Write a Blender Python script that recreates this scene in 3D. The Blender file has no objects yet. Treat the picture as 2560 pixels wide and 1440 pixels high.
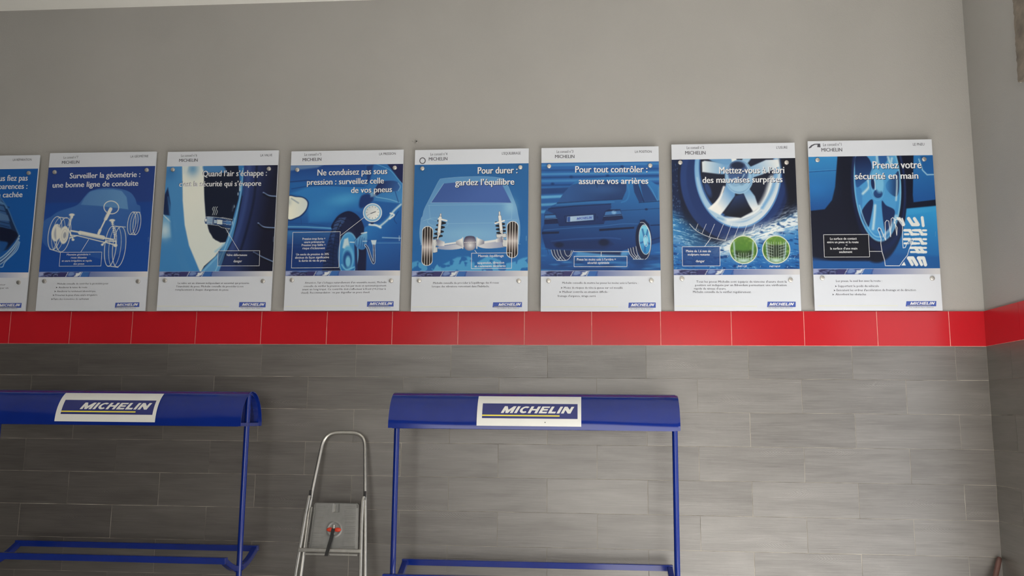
import bpy, bmesh, math, random
import numpy as np
from mathutils import Vector, Matrix

random.seed(7)
SC = bpy.context.scene
COL = SC.collection

# ------------------------------------------------------------------ camera
CX, CY, CZ = 0.7436, -5.1175, 1.5039
YAW, PIT, ROL = -0.0821, 0.1495, 0.0098
fw = Vector((math.sin(YAW) * math.cos(PIT), math.cos(YAW) * math.cos(PIT), math.sin(PIT)))
rt = fw.cross(Vector((0, 0, 1))).normalized()
up = rt.cross(fw)
r2 = math.cos(ROL) * rt + math.sin(ROL) * up
u2 = -math.sin(ROL) * rt + math.cos(ROL) * up
cd = bpy.data.cameras.new('camera')
cam = bpy.data.objects.new('camera', cd)
COL.objects.link(cam)
cam.matrix_world = Matrix(((r2.x, u2.x, -fw.x, CX), (r2.y, u2.y, -fw.y, CY), (r2.z, u2.z, -fw.z, CZ), (0, 0, 0, 1)))
cd.sensor_fit = 'HORIZONTAL'
cd.sensor_width = 36.0
cd.lens = 36.0 * 2165.96 / 2560.0
cd.clip_start = 0.05
SC.camera = cam

# ------------------------------------------------------------------ light
W = bpy.data.worlds.new('world')
SC.world = W
W.use_nodes = True
bg = W.node_tree.nodes['Background']
bg.inputs[0].default_value = (0.93, 0.95, 1.0, 1)
bg.inputs[1].default_value = 0.05


def area(name, loc, rot, sx, sy, radiance, col=(1, 1, 1)):
    l = bpy.data.lights.new(name, 'AREA')
    l.shape = 'RECTANGLE'
    l.size, l.size_y = sx, sy
    l.energy = radiance * math.pi * sx * sy
    l.color = col
    o = bpy.data.objects.new(name, l)
    COL.objects.link(o)
    o.location = loc
    o.rotation_euler = rot
    return o


# daylight coming in through the wide doorway in the right hand wall
area('daylight_side_door', (3.10, -1.85, 1.32), (0, math.radians(90), 0), 2.6, 2.4, 1.7, (0.98, 0.99, 1.0))
# the sun shines in through the same doorway and falls on the pale floor, out of the picture
sl = bpy.data.lights.new('sun', 'SUN')
sl.energy = 34.0
sl.angle = math.radians(0.6)
sl.color = (1.0, 0.98, 0.95)
so = bpy.data.objects.new('sun', sl)
COL.objects.link(so)
so.rotation_euler = Vector((-0.66, -0.06, -0.75)).to_track_quat('-Z', 'Y').to_euler()

# daylight from the workshop entrance behind the photographer
area('daylight_entrance', (0.8, -8.5, 1.45), (math.radians(90), 0, 0), 4.6, 2.8, 4.2, (1.0, 0.955, 0.88))

SC.view_settings.view_transform = 'Standard'
SC.view_settings.look = 'None'
SC.view_settings.exposure = 0.0
SC.view_settings.gamma = 1.0
SC.view_settings.use_curve_mapping = False


# ------------------------------------------------------------------ helpers
def s2l(c):
    c = np.asarray(c, float) / 255.0
    return np.where(c <= 0.04045, c / 12.92, ((c + 0.055) / 1.055) ** 2.4)


def mat(name, rgb, rough=0.5, metal=0.0, spec=0.5, coat=0.0, noise=None, bump=None):
    m = bpy.data.materials.new(name)
    m.use_nodes = True
    nt = m.node_tree
    b = nt.nodes['Principled BSDF']
    b.inputs['Base Color'].default_value = (*rgb, 1)
    b.inputs['Roughness'].default_value = rough
    b.inputs['Metallic'].default_value = metal
    b.inputs['Specular IOR Level'].default_value = spec
    if coat:
        b.inputs['Coat Weight'].default_value = coat
        b.inputs['Coat Roughness'].default_value = 0.08
    tc = nt.nodes.new('ShaderNodeTexCoord')
    if noise:
        sc, amt = noise
        n = nt.nodes.new('ShaderNodeTexNoise')
        n.inputs['Scale'].default_value = sc
        n.inputs['Detail'].default_value = 5
        nt.links.new(tc.outputs['Object'], n.inputs['Vector'])
        r = nt.nodes.new('ShaderNodeValToRGB')
        r.color_ramp.elements[0].position = 0.3
        r.color_ramp.elements[1].position = 0.7
        r.color_ramp.elements[0].color = (*[max(0, c * (1 - amt)) for c in rgb], 1)
        r.color_ramp.elements[1].color = (*[min(1, c * (1 + amt)) for c in rgb], 1)
        nt.links.new(n.outputs['Fac'], r.inputs['Fac'])
        nt.links.new(r.outputs['Color'], b.inputs['Base Color'])
    if bump:
        sc, st = bump
        n = nt.nodes.new('ShaderNodeTexNoise')
        n.inputs['Scale'].default_value = sc
        n.inputs['Detail'].default_value = 4
        nt.links.new(tc.outputs['Object'], n.inputs['Vector'])
        bp = nt.nodes.new('ShaderNodeBump')
        bp.inputs['Strength'].default_value = st
        bp.inputs['Distance'].default_value = 0.004
        nt.links.new(n.outputs['Fac'], bp.inputs['Height'])
        nt.links.new(bp.outputs['Normal'], b.inputs['Normal'])
    return m


def obj(name, bm, m, parent=None, smooth=False):
    me = bpy.data.meshes.new(name)
    if isinstance(bm, bmesh.types.BMesh):
        bmesh.ops.recalc_face_normals(bm, faces=bm.faces)
        bm.to_mesh(me)
        bm.free()
    else:
        me = bm
        me.name = name
    o = bpy.data.objects.new(name, me)
    COL.objects.link(o)
    for mm in (m if isinstance(m, (list, tuple)) else [m]):
        me.materials.append(mm)
    if smooth:
        me.polygons.foreach_set('use_smooth', [True] * len(me.polygons))
        try:
            me.set_sharp_from_angle(angle=math.radians(40))
        except Exception:
            pass
    if parent:
        o.parent = parent
    return o


def empty(name, loc, label, cat, group=None):
    o = bpy.data.objects.new(name, None)
    COL.objects.link(o)
    o.empty_display_size = 0.1
    o.location = loc
    tag(o, label, cat, group)
    return o


def tag(o, label, cat, group=None):
    o['label'] = label
    o['category'] = cat
    if group:
        o['group'] = group
    return o


def struct(o):
    o['kind'] = 'structure'
    return o


def box(bm, x0, x1, y0, y1, z0, z1, bev=0.0):
    g = bmesh.ops.create_cube(bm, size=1.0)
    vs = g['verts']
    for v in vs:
        v.co.x = x0 if v.co.x < 0 else x1
        v.co.y = y0 if v.co.y < 0 else y1
        v.co.z = z0 if v.co.z < 0 else z1
    if bev:
        es = list({e for v in vs for e in v.link_edges})
        bmesh.ops.bevel(bm, geom=es, offset=bev, segments=2, affect='EDGES', profile=0.6)
    return vs


def sweep(bm, pts, prof, side=None, cap=True, closed=False):
    """sweep a closed profile [(a, b), ...] along points; side = fixed sideways axis or None for round tubes"""
    pts = [Vector(p) for p in pts]
    rings = []
    n = len(pts)
    prev = None
    for i, p in enumerate(pts):
        if closed:
            t = pts[(i + 1) % n] - pts[i - 1]
        else:
            t = pts[min(i + 1, n - 1)] - pts[max(i - 1, 0)]
        t.normalize()
        if side is not None:
            s = Vector(side)
        elif prev is None:
            s = t.orthogonal().normalized()
        else:
            s = (prev - t * prev.dot(t)).normalized()
        prev = s
        u = t.cross(s).normalized()
        rings.append([bm.verts.new(p + s * a + u * b) for a, b in prof])
    k = len(prof)
    rng = range(n) if closed else range(n - 1)
    for i in rng:
        A, B = rings[i], rings[(i + 1) % n]
        for j in range(k):
            bm.faces.new((A[j], A[(j + 1) % k], B[(j + 1) % k], B[j]))
    if cap and not closed:
        bm.faces.new(rings[0][::-1])
        bm.faces.new(rings[-1])
    return rings


def circ(r, n=16):
    return [(r * math.cos(2 * math.pi * i / n), r * math.sin(2 * math.pi * i / n)) for i in range(n)]


def rect(w, h, c=0.0):
    if not c:
        return [(-w, -h), (w, -h), (w, h), (-w, h)]
    return [(-w + c, -h), (w - c, -h), (w, -h + c), (w, h - c), (w - c, h), (-w + c, h), (-w, h - c), (-w, -h + c)]


def tube(bm, pts, r, n=16):
    return sweep(bm, pts, circ(r, n))


def fillet(pts, rad, n=6):
    """round the inner corners of a polyline"""
    pts = [Vector(p) for p in pts]
    out = [pts[0]]
    for i in range(1, len(pts) - 1):
        a, b, c = pts[i - 1], pts[i], pts[i + 1]
        da, dc = (a - b).normalized(), (c - b).normalized()
        r = min(rad, (a - b).length * 0.49, (c - b).length * 0.49)
        p0, p1 = b + da * r, b + dc * r
        for k in range(n + 1):
            t = k / n
            out.append(p0 * (1 - t) ** 2 + b * 2 * t * (1 - t) + p1 * t * t)
    out.append(pts[-1])
    return out


def cyl(bm, c0, c1, r, n=20, bev=0.0):
    c0, c1 = Vector(c0), Vector(c1)
    ax = (c1 - c0).normalized()
    if bev:
        s = [(c0, r), (c1 - ax * bev, r), (c1 - ax * bev * 0.3, r - bev * 0.3), (c1, r - bev)]
    else:
        s = [(c0, r), (c1, r)]
    a = ax.orthogonal().normalized()
    b = ax.cross(a)
    rings = [[bm.verts.new(p + (a * math.cos(2 * math.pi * i / n) + b * math.sin(2 * math.pi * i / n)) * q) for i in range(n)] for p, q in s]
    for A, B in zip(rings, rings[1:]):
        for j in range(n):
            bm.faces.new((A[j], A[(j + 1) % n], B[(j + 1) % n], B[j]))
    bm.faces.new(rings[0][::-1])
    bm.faces.new(rings[-1])


_tc = {}


def text_geo(s, bold=0.0, shear=0.0, res=3):
    """verts (n,2) and faces of a line of lettering, normalised: x 0..1, cap height 1"""
    key = (s, bold, shear, res)
    if key in _tc:
        return _tc[key]

    def mk(body):
        c = bpy.data.curves.new('lettering', 'FONT')
        c.body = body
        c.size = 1.0
        c.shear = shear
        c.resolution_u = res
        o = bpy.data.objects.new('lettering', c)
        me = bpy.data.meshes.new_from_object(o)
        bpy.data.objects.remove(o)
        bpy.data.curves.remove(c)
        n = len(me.vertices)
        co = np.zeros(n * 3)
        me.vertices.foreach_get('co', co)
        fs = [tuple(p.vertices) for p in me.polygons]
        bpy.data.meshes.remove(me)
        return co.reshape(-1, 3)[:, :2], fs
    co, fs = mk(s)
    co = co.copy()
    if bold:    # heavier weight: the outline repeated a little to either side
        n = len(co)
        k = (-1, 0, 1)
        fs = [tuple(i + n * j for i in f) for j in range(3) for f in fs]
        co = np.concatenate([np.c_[co + np.array([bold * d, 0]), np.full(n, 0.25 * abs(d) + 0.12 * (d > 0))] for d in k])
    else:
        co = np.c_[co, np.zeros(len(co))]
    x0, x1 = co[:, 0].min(), co[:, 0].max()
    co[:, 0] = (co[:, 0] - x0) / (x1 - x0)
    co[:, 1] = co[:, 1] / (0.691 if s.upper() == s else 0.62)
    _tc[key] = (co, fs)
    return _tc[key]


def logo_geo():
    """the heavy slanted block capitals of the logo: x 0..1, height 1"""
    def arc_c(x, w):
        t, R = 0.30, []
        cx, cy = x + w * 0.52, 0.5
        for k in range(25):
            a = math.radians(48 + 264 * k / 24)
            R.append((cx + 0.52 * w * math.cos(a), cy + 0.5 * math.sin(a)))
        I = [(cx + (0.52 * w - t * 0.92) * math.cos(math.radians(48 + 264 * k / 24)), cy + 0.27 * math.sin(math.radians(48 + 264 * k / 24))) for k in range(25)]
        return [[R[i], R[i + 1], I[i + 1], I[i]] for i in range(24)]
    P, x, t = [], 0.0, 0.30

    def r(x0, y0, x1, y1):
        P.append([(x0, y0), (x1, y0), (x1, y1), (x0, y1)])
    for ch in 'MICHELIN':
        if ch == 'M':
            w = 1.28
            r(x, 0, x + t, 1)
            r(x + w - t, 0, x + w, 1)
            P.append([(x + t, 1), (x + t, 0.45), (x + w / 2 - 0.13, 0), (x + w / 2 + 0.13, 0), (x + w / 2, 0.45)])
            P.append([(x + w - t, 1), (x + w / 2, 0.45), (x + w / 2 + 0.13, 0), (x + w - t, 0.45)])
        elif ch == 'I':
            w = t
            r(x, 0, x + t, 1)
        elif ch == 'C':
            w = 0.98
            P.extend(arc_c(x, w))
        elif ch == 'H':
            w = 1.02
            r(x, 0, x + t, 1)
            r(x + w - t, 0, x + w, 1)
            r(x + t, 0.39, x + w - t, 0.61)
        elif ch == 'E':
            w = 0.86
            r(x, 0, x + t, 1)
            for y in (0, 0.39, 0.78):
                r(x + t, y, x + w - (0.06 if y == 0.39 else 0), y + 0.22)
        elif ch == 'L':
            w = 0.78
            r(x, 0, x + t, 1)
            r(x + t, 0, x + w, 0.24)
        elif ch == 'N':
            w = 1.04
            r(x, 0, x + t, 1)
            r(x + w - t, 0, x + w, 1)
            P.append([(x + t, 1), (x + t, 0.48), (x + w - t, 0), (x + w - t, 0.52)])
        x += (0.86 if ch == 'C' else w) + 0.16
    co, fs = [], []
    for q in P:
        fs.append(tuple(range(len(co), len(co) + len(q))))
        co += [(a + 0.42 * b, b) for a, b in q]
    co = np.c_[np.array(co), np.zeros(len(co))]
    co[:, 0] = (co[:, 0] - co[:, 0].min()) / (co[:, 0].max() - co[:, 0].min())
    return co, fs


LOGO = logo_geo()

# ------------------------------------------------------------------ the room
XC = 3.0317          # right hand corner
CEIL = 4.145
ZB, BH = 1.935, 0.2003   # underside and height of the red tile band
ROW = 0.193
paint = mat('grey_wall_paint', (0.335, 0.326, 0.310), 0.75, spec=0.3, noise=(1.6, 0.035), bump=(160, 0.25))
white_paint = mat('white_ceiling_paint', (0.88, 0.87, 0.82), 0.8, noise=(2.0, 0.03))
concrete = mat('concrete_floor', (0.56, 0.545, 0.52), 0.6, noise=(3.0, 0.12), bump=(30, 0.2))
red_tile = mat('glossy_red_tile', (0.43, 0.010, 0.017), 0.2, spec=0.35, noise=(1.3, 0.05))
pale_grout = mat('pale_grout', (0.34, 0.315, 0.27), 0.9, noise=(7, 0.6))
pink_grout = mat('pink_stained_grout', (0.70, 0.34, 0.29), 0.8, noise=(20, 0.2))


def plank_material():
    m = bpy.data.materials.new('grey_wood_plank_tile')
    m.use_nodes = True
    nt = m.node_tree
    N, L = nt.nodes, nt.links
    b = N['Principled BSDF']
    b.inputs['IOR'].default_value = 1.7
    b.inputs['Specular IOR Level'].default_value = 0.9
    uv = N.new('ShaderNodeUVMap')
    uv.uv_map = 'UVMap'
    at = N.new('ShaderNodeAttribute')
    at.attribute_name = 'tone'

    def mp(sx, sy, sz=1):
        n = N.new('ShaderNodeMapping')
        n.inputs['Scale'].default_value = (sx, sy, sz)
        L.new(uv.outputs[0], n.inputs['Vector'])
        return n.outputs[0]

    def noise(vec, sc, det, rough=0.55, dist=0.0):
        n = N.new('ShaderNodeTexNoise')
        n.inputs['Scale'].default_value = sc
        n.inputs['Detail'].default_value = det
        n.inputs['Roughness'].default_value = rough
        n.inputs['Distortion'].default_value = dist
        L.new(vec, n.inputs['Vector'])
        return n.outputs['Fac']

    def mth(op, a, bb, clamp=False):
        n = N.new('ShaderNodeMath')
        n.operation = op
        n.use_clamp = clamp
        for i, v in enumerate((a, bb)):
            if isinstance(v, (int, float)):
                n.inputs[i].default_value = v
            else:
                L.new(v, n.inputs[i])
        return n.outputs[0]
    fine = noise(mp(5, 135), 1.0, 4, 0.6)
    broad = noise(mp(2.2, 15), 1.0, 3, 0.5, 0.6)
    zone = noise(mp(2.6, 12), 1.0, 1)
    # light brushed streaks, gathered in places
    streak = mth('MULTIPLY', mth('MULTIPLY', mth('SUBTRACT', noise(mp(4, 170), 1.0, 2, 0.6), 0.56, True), 6.0, True), mth('MULTIPLY', mth('SUBTRACT', zone, 0.42, True), 4.0, True))
    # arched growth figures printed once on most tiles
    loc = N.new('ShaderNodeUVMap')
    loc.uv_map = 'figure'
    sep = N.new('ShaderNodeSeparateXYZ')
    L.new(loc.outputs[0], sep.inputs[0])
    wob = mth('MULTIPLY', mth('SUBTRACT', noise(mp(30, 30), 1.0, 2), 0.5), 0.034)
    fu, fv = sep.outputs[0], mth('ADD', sep.outputs[1], mth('MULTIPLY', wob, 0.6))
    av = mth('ABSOLUTE', fv, 0.0)
    ph = mth('ADD', mth('ADD', fu, wob), mth('MULTIPLY', av, 1.5))
    arc_ = mth('POWER', mth('ADD', mth('MULTIPLY', mth('SINE', mth('MULTIPLY', ph, 370.0), 0.0), 0.5), 0.5), 4.0)
    ex = mth('ADD', mth('POWER', mth('MULTIPLY', fu, 11.0), 2.0), mth('POWER', mth('MULTIPLY', fv, 42.0), 2.0))
    ring = mth('MULTIPLY', arc_, mth('POWER', 2.718, mth('MULTIPLY', ex, -1.0)))
    v = mth('ADD', mth('MULTIPLY', mth('SUBTRACT', fine, 0.5), 0.50), mth('MULTIPLY', mth('SUBTRACT', broad, 0.5), 0.60))
    v = mth('ADD', v, mth('MULTIPLY', ring, 0.24))
    v = mth('ADD', v, mth('MULTIPLY', streak, 0.22))
    v = mth('ADD', v, mth('MULTIPLY', mth('SUBTRACT', at.outputs['Fac'], 0.5), 0.17))
    v = mth('ADD', v, 0.5)
    L.new(mth('ADD', mth('MULTIPLY', v, 0.75), 0.52), b.inputs['Specular IOR Level'])
    r = N.new('ShaderNodeValToRGB')
    r.color_ramp.elements[0].color = (0.044, 0.037, 0.032, 1)
    r.color_ramp.elements[1].color = (0.105, 0.093, 0.080, 1)
    r.color_ramp.elements[0].position = 0.1
    r.color_ramp.elements[1].position = 0.9
    L.new(v, r.inputs['Fac'])
    L.new(r.outputs['Color'], b.inputs['Base Color'])
    rr = mth('ADD', mth('MULTIPLY', fine, 0.12), 0.34)
    L.new(rr, b.inputs['Roughness'])
    bp = N.new('ShaderNodeBump')
    bp.inputs['Strength'].default_value = 0.35
    bp.inputs['Distance'].default_value = 0.002
    L.new(v, bp.inputs['Height'])
    L.new(bp.outputs['Normal'], b.inputs['Normal'])
    return m


plank_tile = plank_material()

# back wall, right wall with its wide doorway, floor, ceiling
bm = bmesh.new()
box(bm, -6, XC + 0.25, 0.003, 0.2, 0, CEIL)
wall_back = struct(obj('wall_back', bm, paint))
DY0, DY1, DZ = -0.62, -5.8, 2.65
bm = bmesh.new()
box(bm, XC + 0.003, XC + 0.2, DY0, 0.002, 0, CEIL)
box(bm, XC + 0.003, XC + 0.2, DY1, DY0, DZ, CEIL)
box(bm, XC + 0.003, XC + 0.2, -8, DY1, 0, CEIL)
wall_right = struct(obj('wall_right', bm, paint))
bm = bmesh.new()
box(bm, -6, XC + 0.25, -8, 0.2, -0.12, 0)
struct(obj('floor', bm, concrete))
bm = bmesh.new()
box(bm, -6, XC + 0.25, -8, 0.2, CEIL, CEIL + 0.12)
struct(obj('ceiling', bm, white_paint))

# plank tiles: joints run in a half bond; every second course shifts by half a plank
ODD = [-2.3513, -1.7836, -1.1949, -0.6133, -0.0375, 0.5370, 1.1126, 1.6982, 2.2831, 2.8550]
EVEN = [-2.0668, -1.4838, -0.9009, -0.3216, 0.2518, 0.8248, 1.4053, 1.9932, 2.5736]


def extend(js, lo, hi, step=0.5787):
    js = list(js)
    while js[0] > lo:
        js.insert(0, js[0] - step)
    while js[-1] < hi:
        js.append(js[-1] + step)
    return [min(max(j, lo), hi) for j in js]


def planks(name, cells, parent, axis):
    """cells: (a0, a1, z0, z1) rectangles along the wall; axis 0 = back wall, 1 = right wall"""
    rnd = random.Random(11 + axis)
    V, F, T, U, U2 = [], [], [], [], []
    gap = 0.0012
    for a0, a1, z0, z1 in cells:
        if a1 - a0 < 0.012:
            continue
        t = rnd.random()
        ou, ov = rnd.uniform(0, 40), rnd.uniform(0, 40)
        fl = rnd.choice((-1, 1))
        fa = a0 + (a1 - a0) * rnd.uniform(0.15, 0.85)
        fz = z0 + (z1 - z0) * rnd.choice((rnd.uniform(0.1, 0.45), rnd.uniform(0.5, 0.95), 6.0, 6.0))
        g = gap * rnd.uniform(0.6, 1.5)
        q = [(a0 + g, z0 + g), (a1 - g, z0 + g), (a1 - g, z1 - g), (a0 + g, z1 - g)]
        lift = rnd.uniform(0, 0.0008)
        for fy in (-0.004 - lift, 0.001):
            for a, z in q:
                V.append((a, fy, z) if axis == 0 else (XC + fy, a, z))
        n = len(V) - 8
        f = [(0, 1, 2, 3), (0, 4, 5, 1), (1, 5, 6, 2), (2, 6, 7, 3), (3, 7, 4, 0)]
        for ff in f:
            F.append([n + i for i in ff])
            for i in ff:
                a, z = q[i % 4]
                U += [ou + fl * (a - a0), ov + (z - z0)]
                U2 += [fl * (a - fa), z - fz]
        T += [t] * 8
    me = bpy.data.meshes.new(name)
    me.from_pydata(V, [], F)
    ul = me.uv_layers.new(name='UVMap')
    ul.data.foreach_set('uv', U)
    u2_ = me.uv_layers.new(name='figure')
    u2_.data.foreach_set('uv', U2)
    al = me.attributes.new('tone', 'FLOAT', 'POINT')
    al.data.foreach_set('value', T)
    bm = bmesh.new()
    bm.from_mesh(me)
    bmesh.ops.recalc_face_normals(bm, faces=bm.faces)
    bm.to_mesh(me)
    bm.free()
    return obj(name, me, plank_tile, parent)


cells = []
for k in range(10):
    js = extend(ODD if k % 2 == 0 else EVEN, -6.0, XC - 0.004)
    z1 = ZB - ROW * k
    z0 = max(z1 - ROW, 0.0)
    for a, b_ in zip(js, js[1:]):
        cells.append((a, b_, z0, z1))
planks('plank_tiles', cells, wall_back, 0)
bm = bmesh.new()
box(bm, -6, XC, -0.0028, 0.003, 0, ZB)
obj('grout', bm, pale_grout, wall_back)
cells = []
for k in range(10):
    z1 = ZB - ROW * k
    z0 = max(z1 - ROW, 0.0)
    js = [DY0, -0.55 if k % 2 else -0.28, -0.004] if k % 2 == 0 else [DY0, -0.004]
    for a, b_ in zip(js, js[1:]):
        cells.append((a, b_, z0, z1))
planks('plank_tiles', cells, wall_right, 1)
bm = bmesh.new()
box(bm, XC - 0.0028, XC + 0.003, DY0, 0, 0, ZB)
obj('grout', bm, pale_grout, wall_right)

# red band
RJ = [-2.8187, -2.4246, -2.0260, -1.6183, -1.2072, -0.7992, -0.3978, 0.0016, 0.3990, 0.7971, 1.1999, 1.6078, 2.0216, 2.4322, 2.8323]
RJ = extend(RJ, -6.0, XC - 0.004, 0.4038)
bm = bmesh.new()
rnd = random.Random(5)
for a, b_ in zip(RJ, RJ[1:]):
    if b_ - a > 0.01:
        vs = box(bm, a + 0.0019, b_ - 0.0019, -0.006, 0.0015, ZB + 0.0012, ZB + BH)
        for v in vs:
            if v.co.y < 0:
                v.co.y += rnd.uniform(-0.0005, 0.0005)
t1 = struct(obj('trim_1', bm, red_tile))
bm = bmesh.new()
box(bm, -6, XC, -0.004, 0.003, ZB - 0.0015, ZB + BH - 0.0005)
obj('grout', bm, pink_grout, t1)
bm = bmesh.new()
box(bm, XC - 0.006, XC + 0.0015, -0.4, -0.006, ZB + 0.0012, ZB + BH)
box(bm, XC - 0.006, XC + 0.0015, DY0, -0.4025, ZB + 0.0012, ZB + BH)
t2 = struct(obj('trim_2', bm, red_tile))
bm = bmesh.new()
box(bm, XC - 0.004, XC + 0.003, DY0, 0, ZB - 0.0015, ZB + BH - 0.0005)
obj('grout', bm, pink_grout, t2)

# ------------------------------------------------------------------ blue tyre racks
blue = mat('blue_gloss_paint', (0.003, 0.019, 0.195), 0.13, spec=0.5, coat=0.0, noise=(6, 0.06))
sign_white = mat('sign_white_vinyl', (0.72, 0.72, 0.69), 0.35)
sign_blue = mat('sign_navy_print', (0.022, 0.03, 0.16), 0.35)
sign_yellow = mat('sign_yellow_print', (0.75, 0.66, 0.08), 0.35)
dark_metal = mat('dark_bolt_hole', (0.01, 0.01, 0.012), 0.6)
CA, CB, CYC, CZ0 = 0.155, 0.187, -0.365, 1.452   # section of the arched canopy


def arc(th, off=0.0):
    return CYC - (CA + off) * math.cos(th), CZ0 + (CB + off) * math.sin(th)


def wrap_patch(bm, x0, x1, th0, th1, off, nx=8, nt=14, wob=None):
    V = []
    for j in range(nt + 1):
        th = th0 + (th1 - th0) * j / nt
        y, z = arc(th, off)
        for i in range(nx + 1):
            V.append(bm.verts.new((x0 + (x1 - x0) * i / nx, y, z)))
    for j in range(nt):
        for i in range(nx):
            a = j * (nx + 1) + i
            bm.faces.new((V[a], V[a + 1], V[a + nx + 2], V[a + nx + 1]))
    return V


def make_rack(xl, xr, cl, cr, zrail, yfront, sign_x, label):
    """posts at xl, xr; canopy from cl to cr; sign_x = (x0, x1)"""
    xm = (xl + xr) / 2
    root = empty('tyre_rack', (xm, CYC, 0), label, 'rack', 'blue tyre racks in front of the tiled wall')

    def put(name, bm, m, parent=None, smooth=False):
        for v in bm.verts:
            v.co.x -= xm
            v.co.y -= CYC
        return obj(name, bm, m, parent or root, smooth)
    # canopy: one bent sheet, a little dented along the front lower edge
    bm = bmesh.new()
    rnd = random.Random(int(xm * 100))
    NX, NT = 60, 40
    outer, inner = [], []
    ph = rnd.uniform(0, 6)
    for j in range(NT + 1):
        th = -0.02 + (math.pi + 0.04) * j / NT
        for i in range(NX + 1):
            x = cl + (cr - cl) * i / NX
            dent = 0.0
            if th < 1.25:
                dent = 0.0022 * math.sin(x * 5 + ph + th * 2.5) * math.exp(-((th - 0.35) / 0.35) ** 2)
            y, z = arc(th, dent)
            outer.append(bm.verts.new((x, y, z)))
            y, z = arc(th, dent - 0.003)
            inner.append(bm.verts.new((x, y, z)))
    st = NX + 1
    for j in range(NT):
        for i in range(NX):
            a = j * st + i
            bm.faces.new((outer[a], outer[a + 1], outer[a + st + 1], outer[a + st]))
            bm.faces.new((inner[a], inner[a + st], inner[a + st + 1], inner[a + 1]))
    for i in range(NX):
        for a in (i, NT * st + i):
            bm.faces.new((outer[a], outer[a + 1], inner[a + 1], inner[a]))
    for j in range(NT):
        for a in (j * st, j * st + NX):
            bm.faces.new((outer[a], outer[a + st], inner[a + st], inner[a]))
    canopy = put('canopy', bm, blue, smooth=True)
    # arched flat bar and cross bar stiffening each end
    for x, s in ((xl, 1), (xr, -1)):
        bm = bmesh.new()
        pts = [(x, *arc(math.pi * k / 28, -0.012)) for k in range(29)]
        sweep(bm, pts, rect(0.014, 0.008), side=(1, 0, 0))
        box(bm, x - 0.014, x + 0.014, CYC - CA + 0.012, CYC + CA - 0.012, CZ0 - 0.004, CZ0 + 0.014)
        put('canopy_rib', bm, blue)
    # lengthwise stiffener along the front and back edge
    for yy in (CYC - CA + 0.012, CYC + CA - 0.012):
        bm = bmesh.new()
        box(bm, cl + 0.02, cr - 0.02, yy - 0.006, yy + 0.006, CZ0 - 0.006, CZ0 + 0.01, 0.002)
        put('canopy_edge_bar', bm, blue)
    for x in (xl, xr):
        bm = bmesh.new()
        tube(bm, [(x, CYC, 0.05), (x, CYC, CZ0 + CB - 0.018)], 0.0152, 20)
        put('post', bm, blue, smooth=True)
        bm = bmesh.new()
        box(bm, x - 0.02, x + 0.02, CYC - 0.30, CYC + 0.30, 0.0, 0.05, 0.003)
        put('foot', bm, blue)
    # cradle carrying the tyres: two rails and a dished bracket at either end
    yb, yf = -0.10, yfront
    zr = zrail - 0.0165
    bm = bmesh.new()
    box(bm, xl - 0.003, xr + 0.003, yb - 0.0165, yb + 0.0165, zr - 0.0165, zr + 0.0165, 0.003)
    put('back_rail', bm, blue)
    bm = bmesh.new()
    box(bm, xl - 0.003, xr + 0.003, yf - 0.0165, yf + 0.0165, zr - 0.0165, zr + 0.0165, 0.003)
    put('front_rail', bm, blue)
    for x, s in ((xl, 1), (xr, -1)):
        bm = bmesh.new()
        ym = (yb + yf) / 2
        pts = []
        for k in range(17):
            t = k / 16
            pts.append((x + s * 0.014, yb + (yf - yb) * t, zr - 0.072 * math.sin(math.pi * t)))
        sweep(bm, pts, rect(0.0155, 0.0155, 0.003), side=(1, 0, 0))
        put('side_bracket', bm, blue, smooth=True)
        bm = bmesh.new()
        cyl(bm, (x + s * 0.004, ym, zr - 0.072), (x + s * 0.02, CYC, zr - 0.072), 0.017, 14)
        put('weld', bm, blue, smooth=True)
    # printed sign wrapped round the front of the canopy
    x0, x1 = sign_x
    k = (x1 - x0) / 0.5505
    bm = bmesh.new()
    wrap_patch(bm, x0, x1, 0.068, 1.105, 0.0026)
    sg = put('sign', bm, sign_white, smooth=True)

    def sx(v):
        return x0 + (v - 0.1848) * k
    bm = bmesh.new()
    wrap_patch(bm, sx(0.2125), sx(0.7162), 0.28, 0.757, 0.0032)
    put('sign_panel', bm, sign_blue, sg, True)
    bm = bmesh.new()
    wrap_patch(bm, sx(0.2125), sx(0.622), 0.342, 0.381, 0.0038)
    put('sign_underline', bm, sign_yellow, sg, True)
    co, fs = LOGO
    bm = bmesh.new()
    vs = [bm.verts.new((sx(0.3112 + 0.3882 * u), 0, v)) for u, v, _d in co]
    for f in fs:
        bm.faces.new([vs[i] for i in f])
    for zc in (0.125, 0.25, 0.375, 0.5, 0.625, 0.75, 0.875):
        bmesh.ops.bisect_plane(bm, geom=bm.verts[:] + bm.edges[:] + bm.faces[:], plane_co=(0, 0, zc), plane_no=(0, 0, 1), dist=1e-5)
    for v in bm.verts:
        th = 0.435 + (0.655 - 0.435) * v.co.z
        v.co.y, v.co.z = arc(th, 0.0040)
    put('sign_lettering', bm, sign_white, sg)
    if xm > 0:
        bm = bmesh.new()
        y, z = arc(0.177, 0.0026)
        cyl(bm, (sx(0.5463), y + 0.002, z), (sx(0.5463), y - 0.001, z), 0.0028, 10)
        put('sign_bolt', bm, dark_metal, sg)
    return root


make_rack(-0.274, 1.234, -0.289, 1.2375, 0.713, -0.585, (0.1848, 0.7353),
          'blue steel tyre rack right of the ladder, its whole arched canopy in view')
make_rack(-2.58, -1.122, -2.60, -1.096, 0.768, -0.55, (-2.149, -1.576),
          'blue steel tyre rack left of the ladder, cut off by the left edge')

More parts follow.
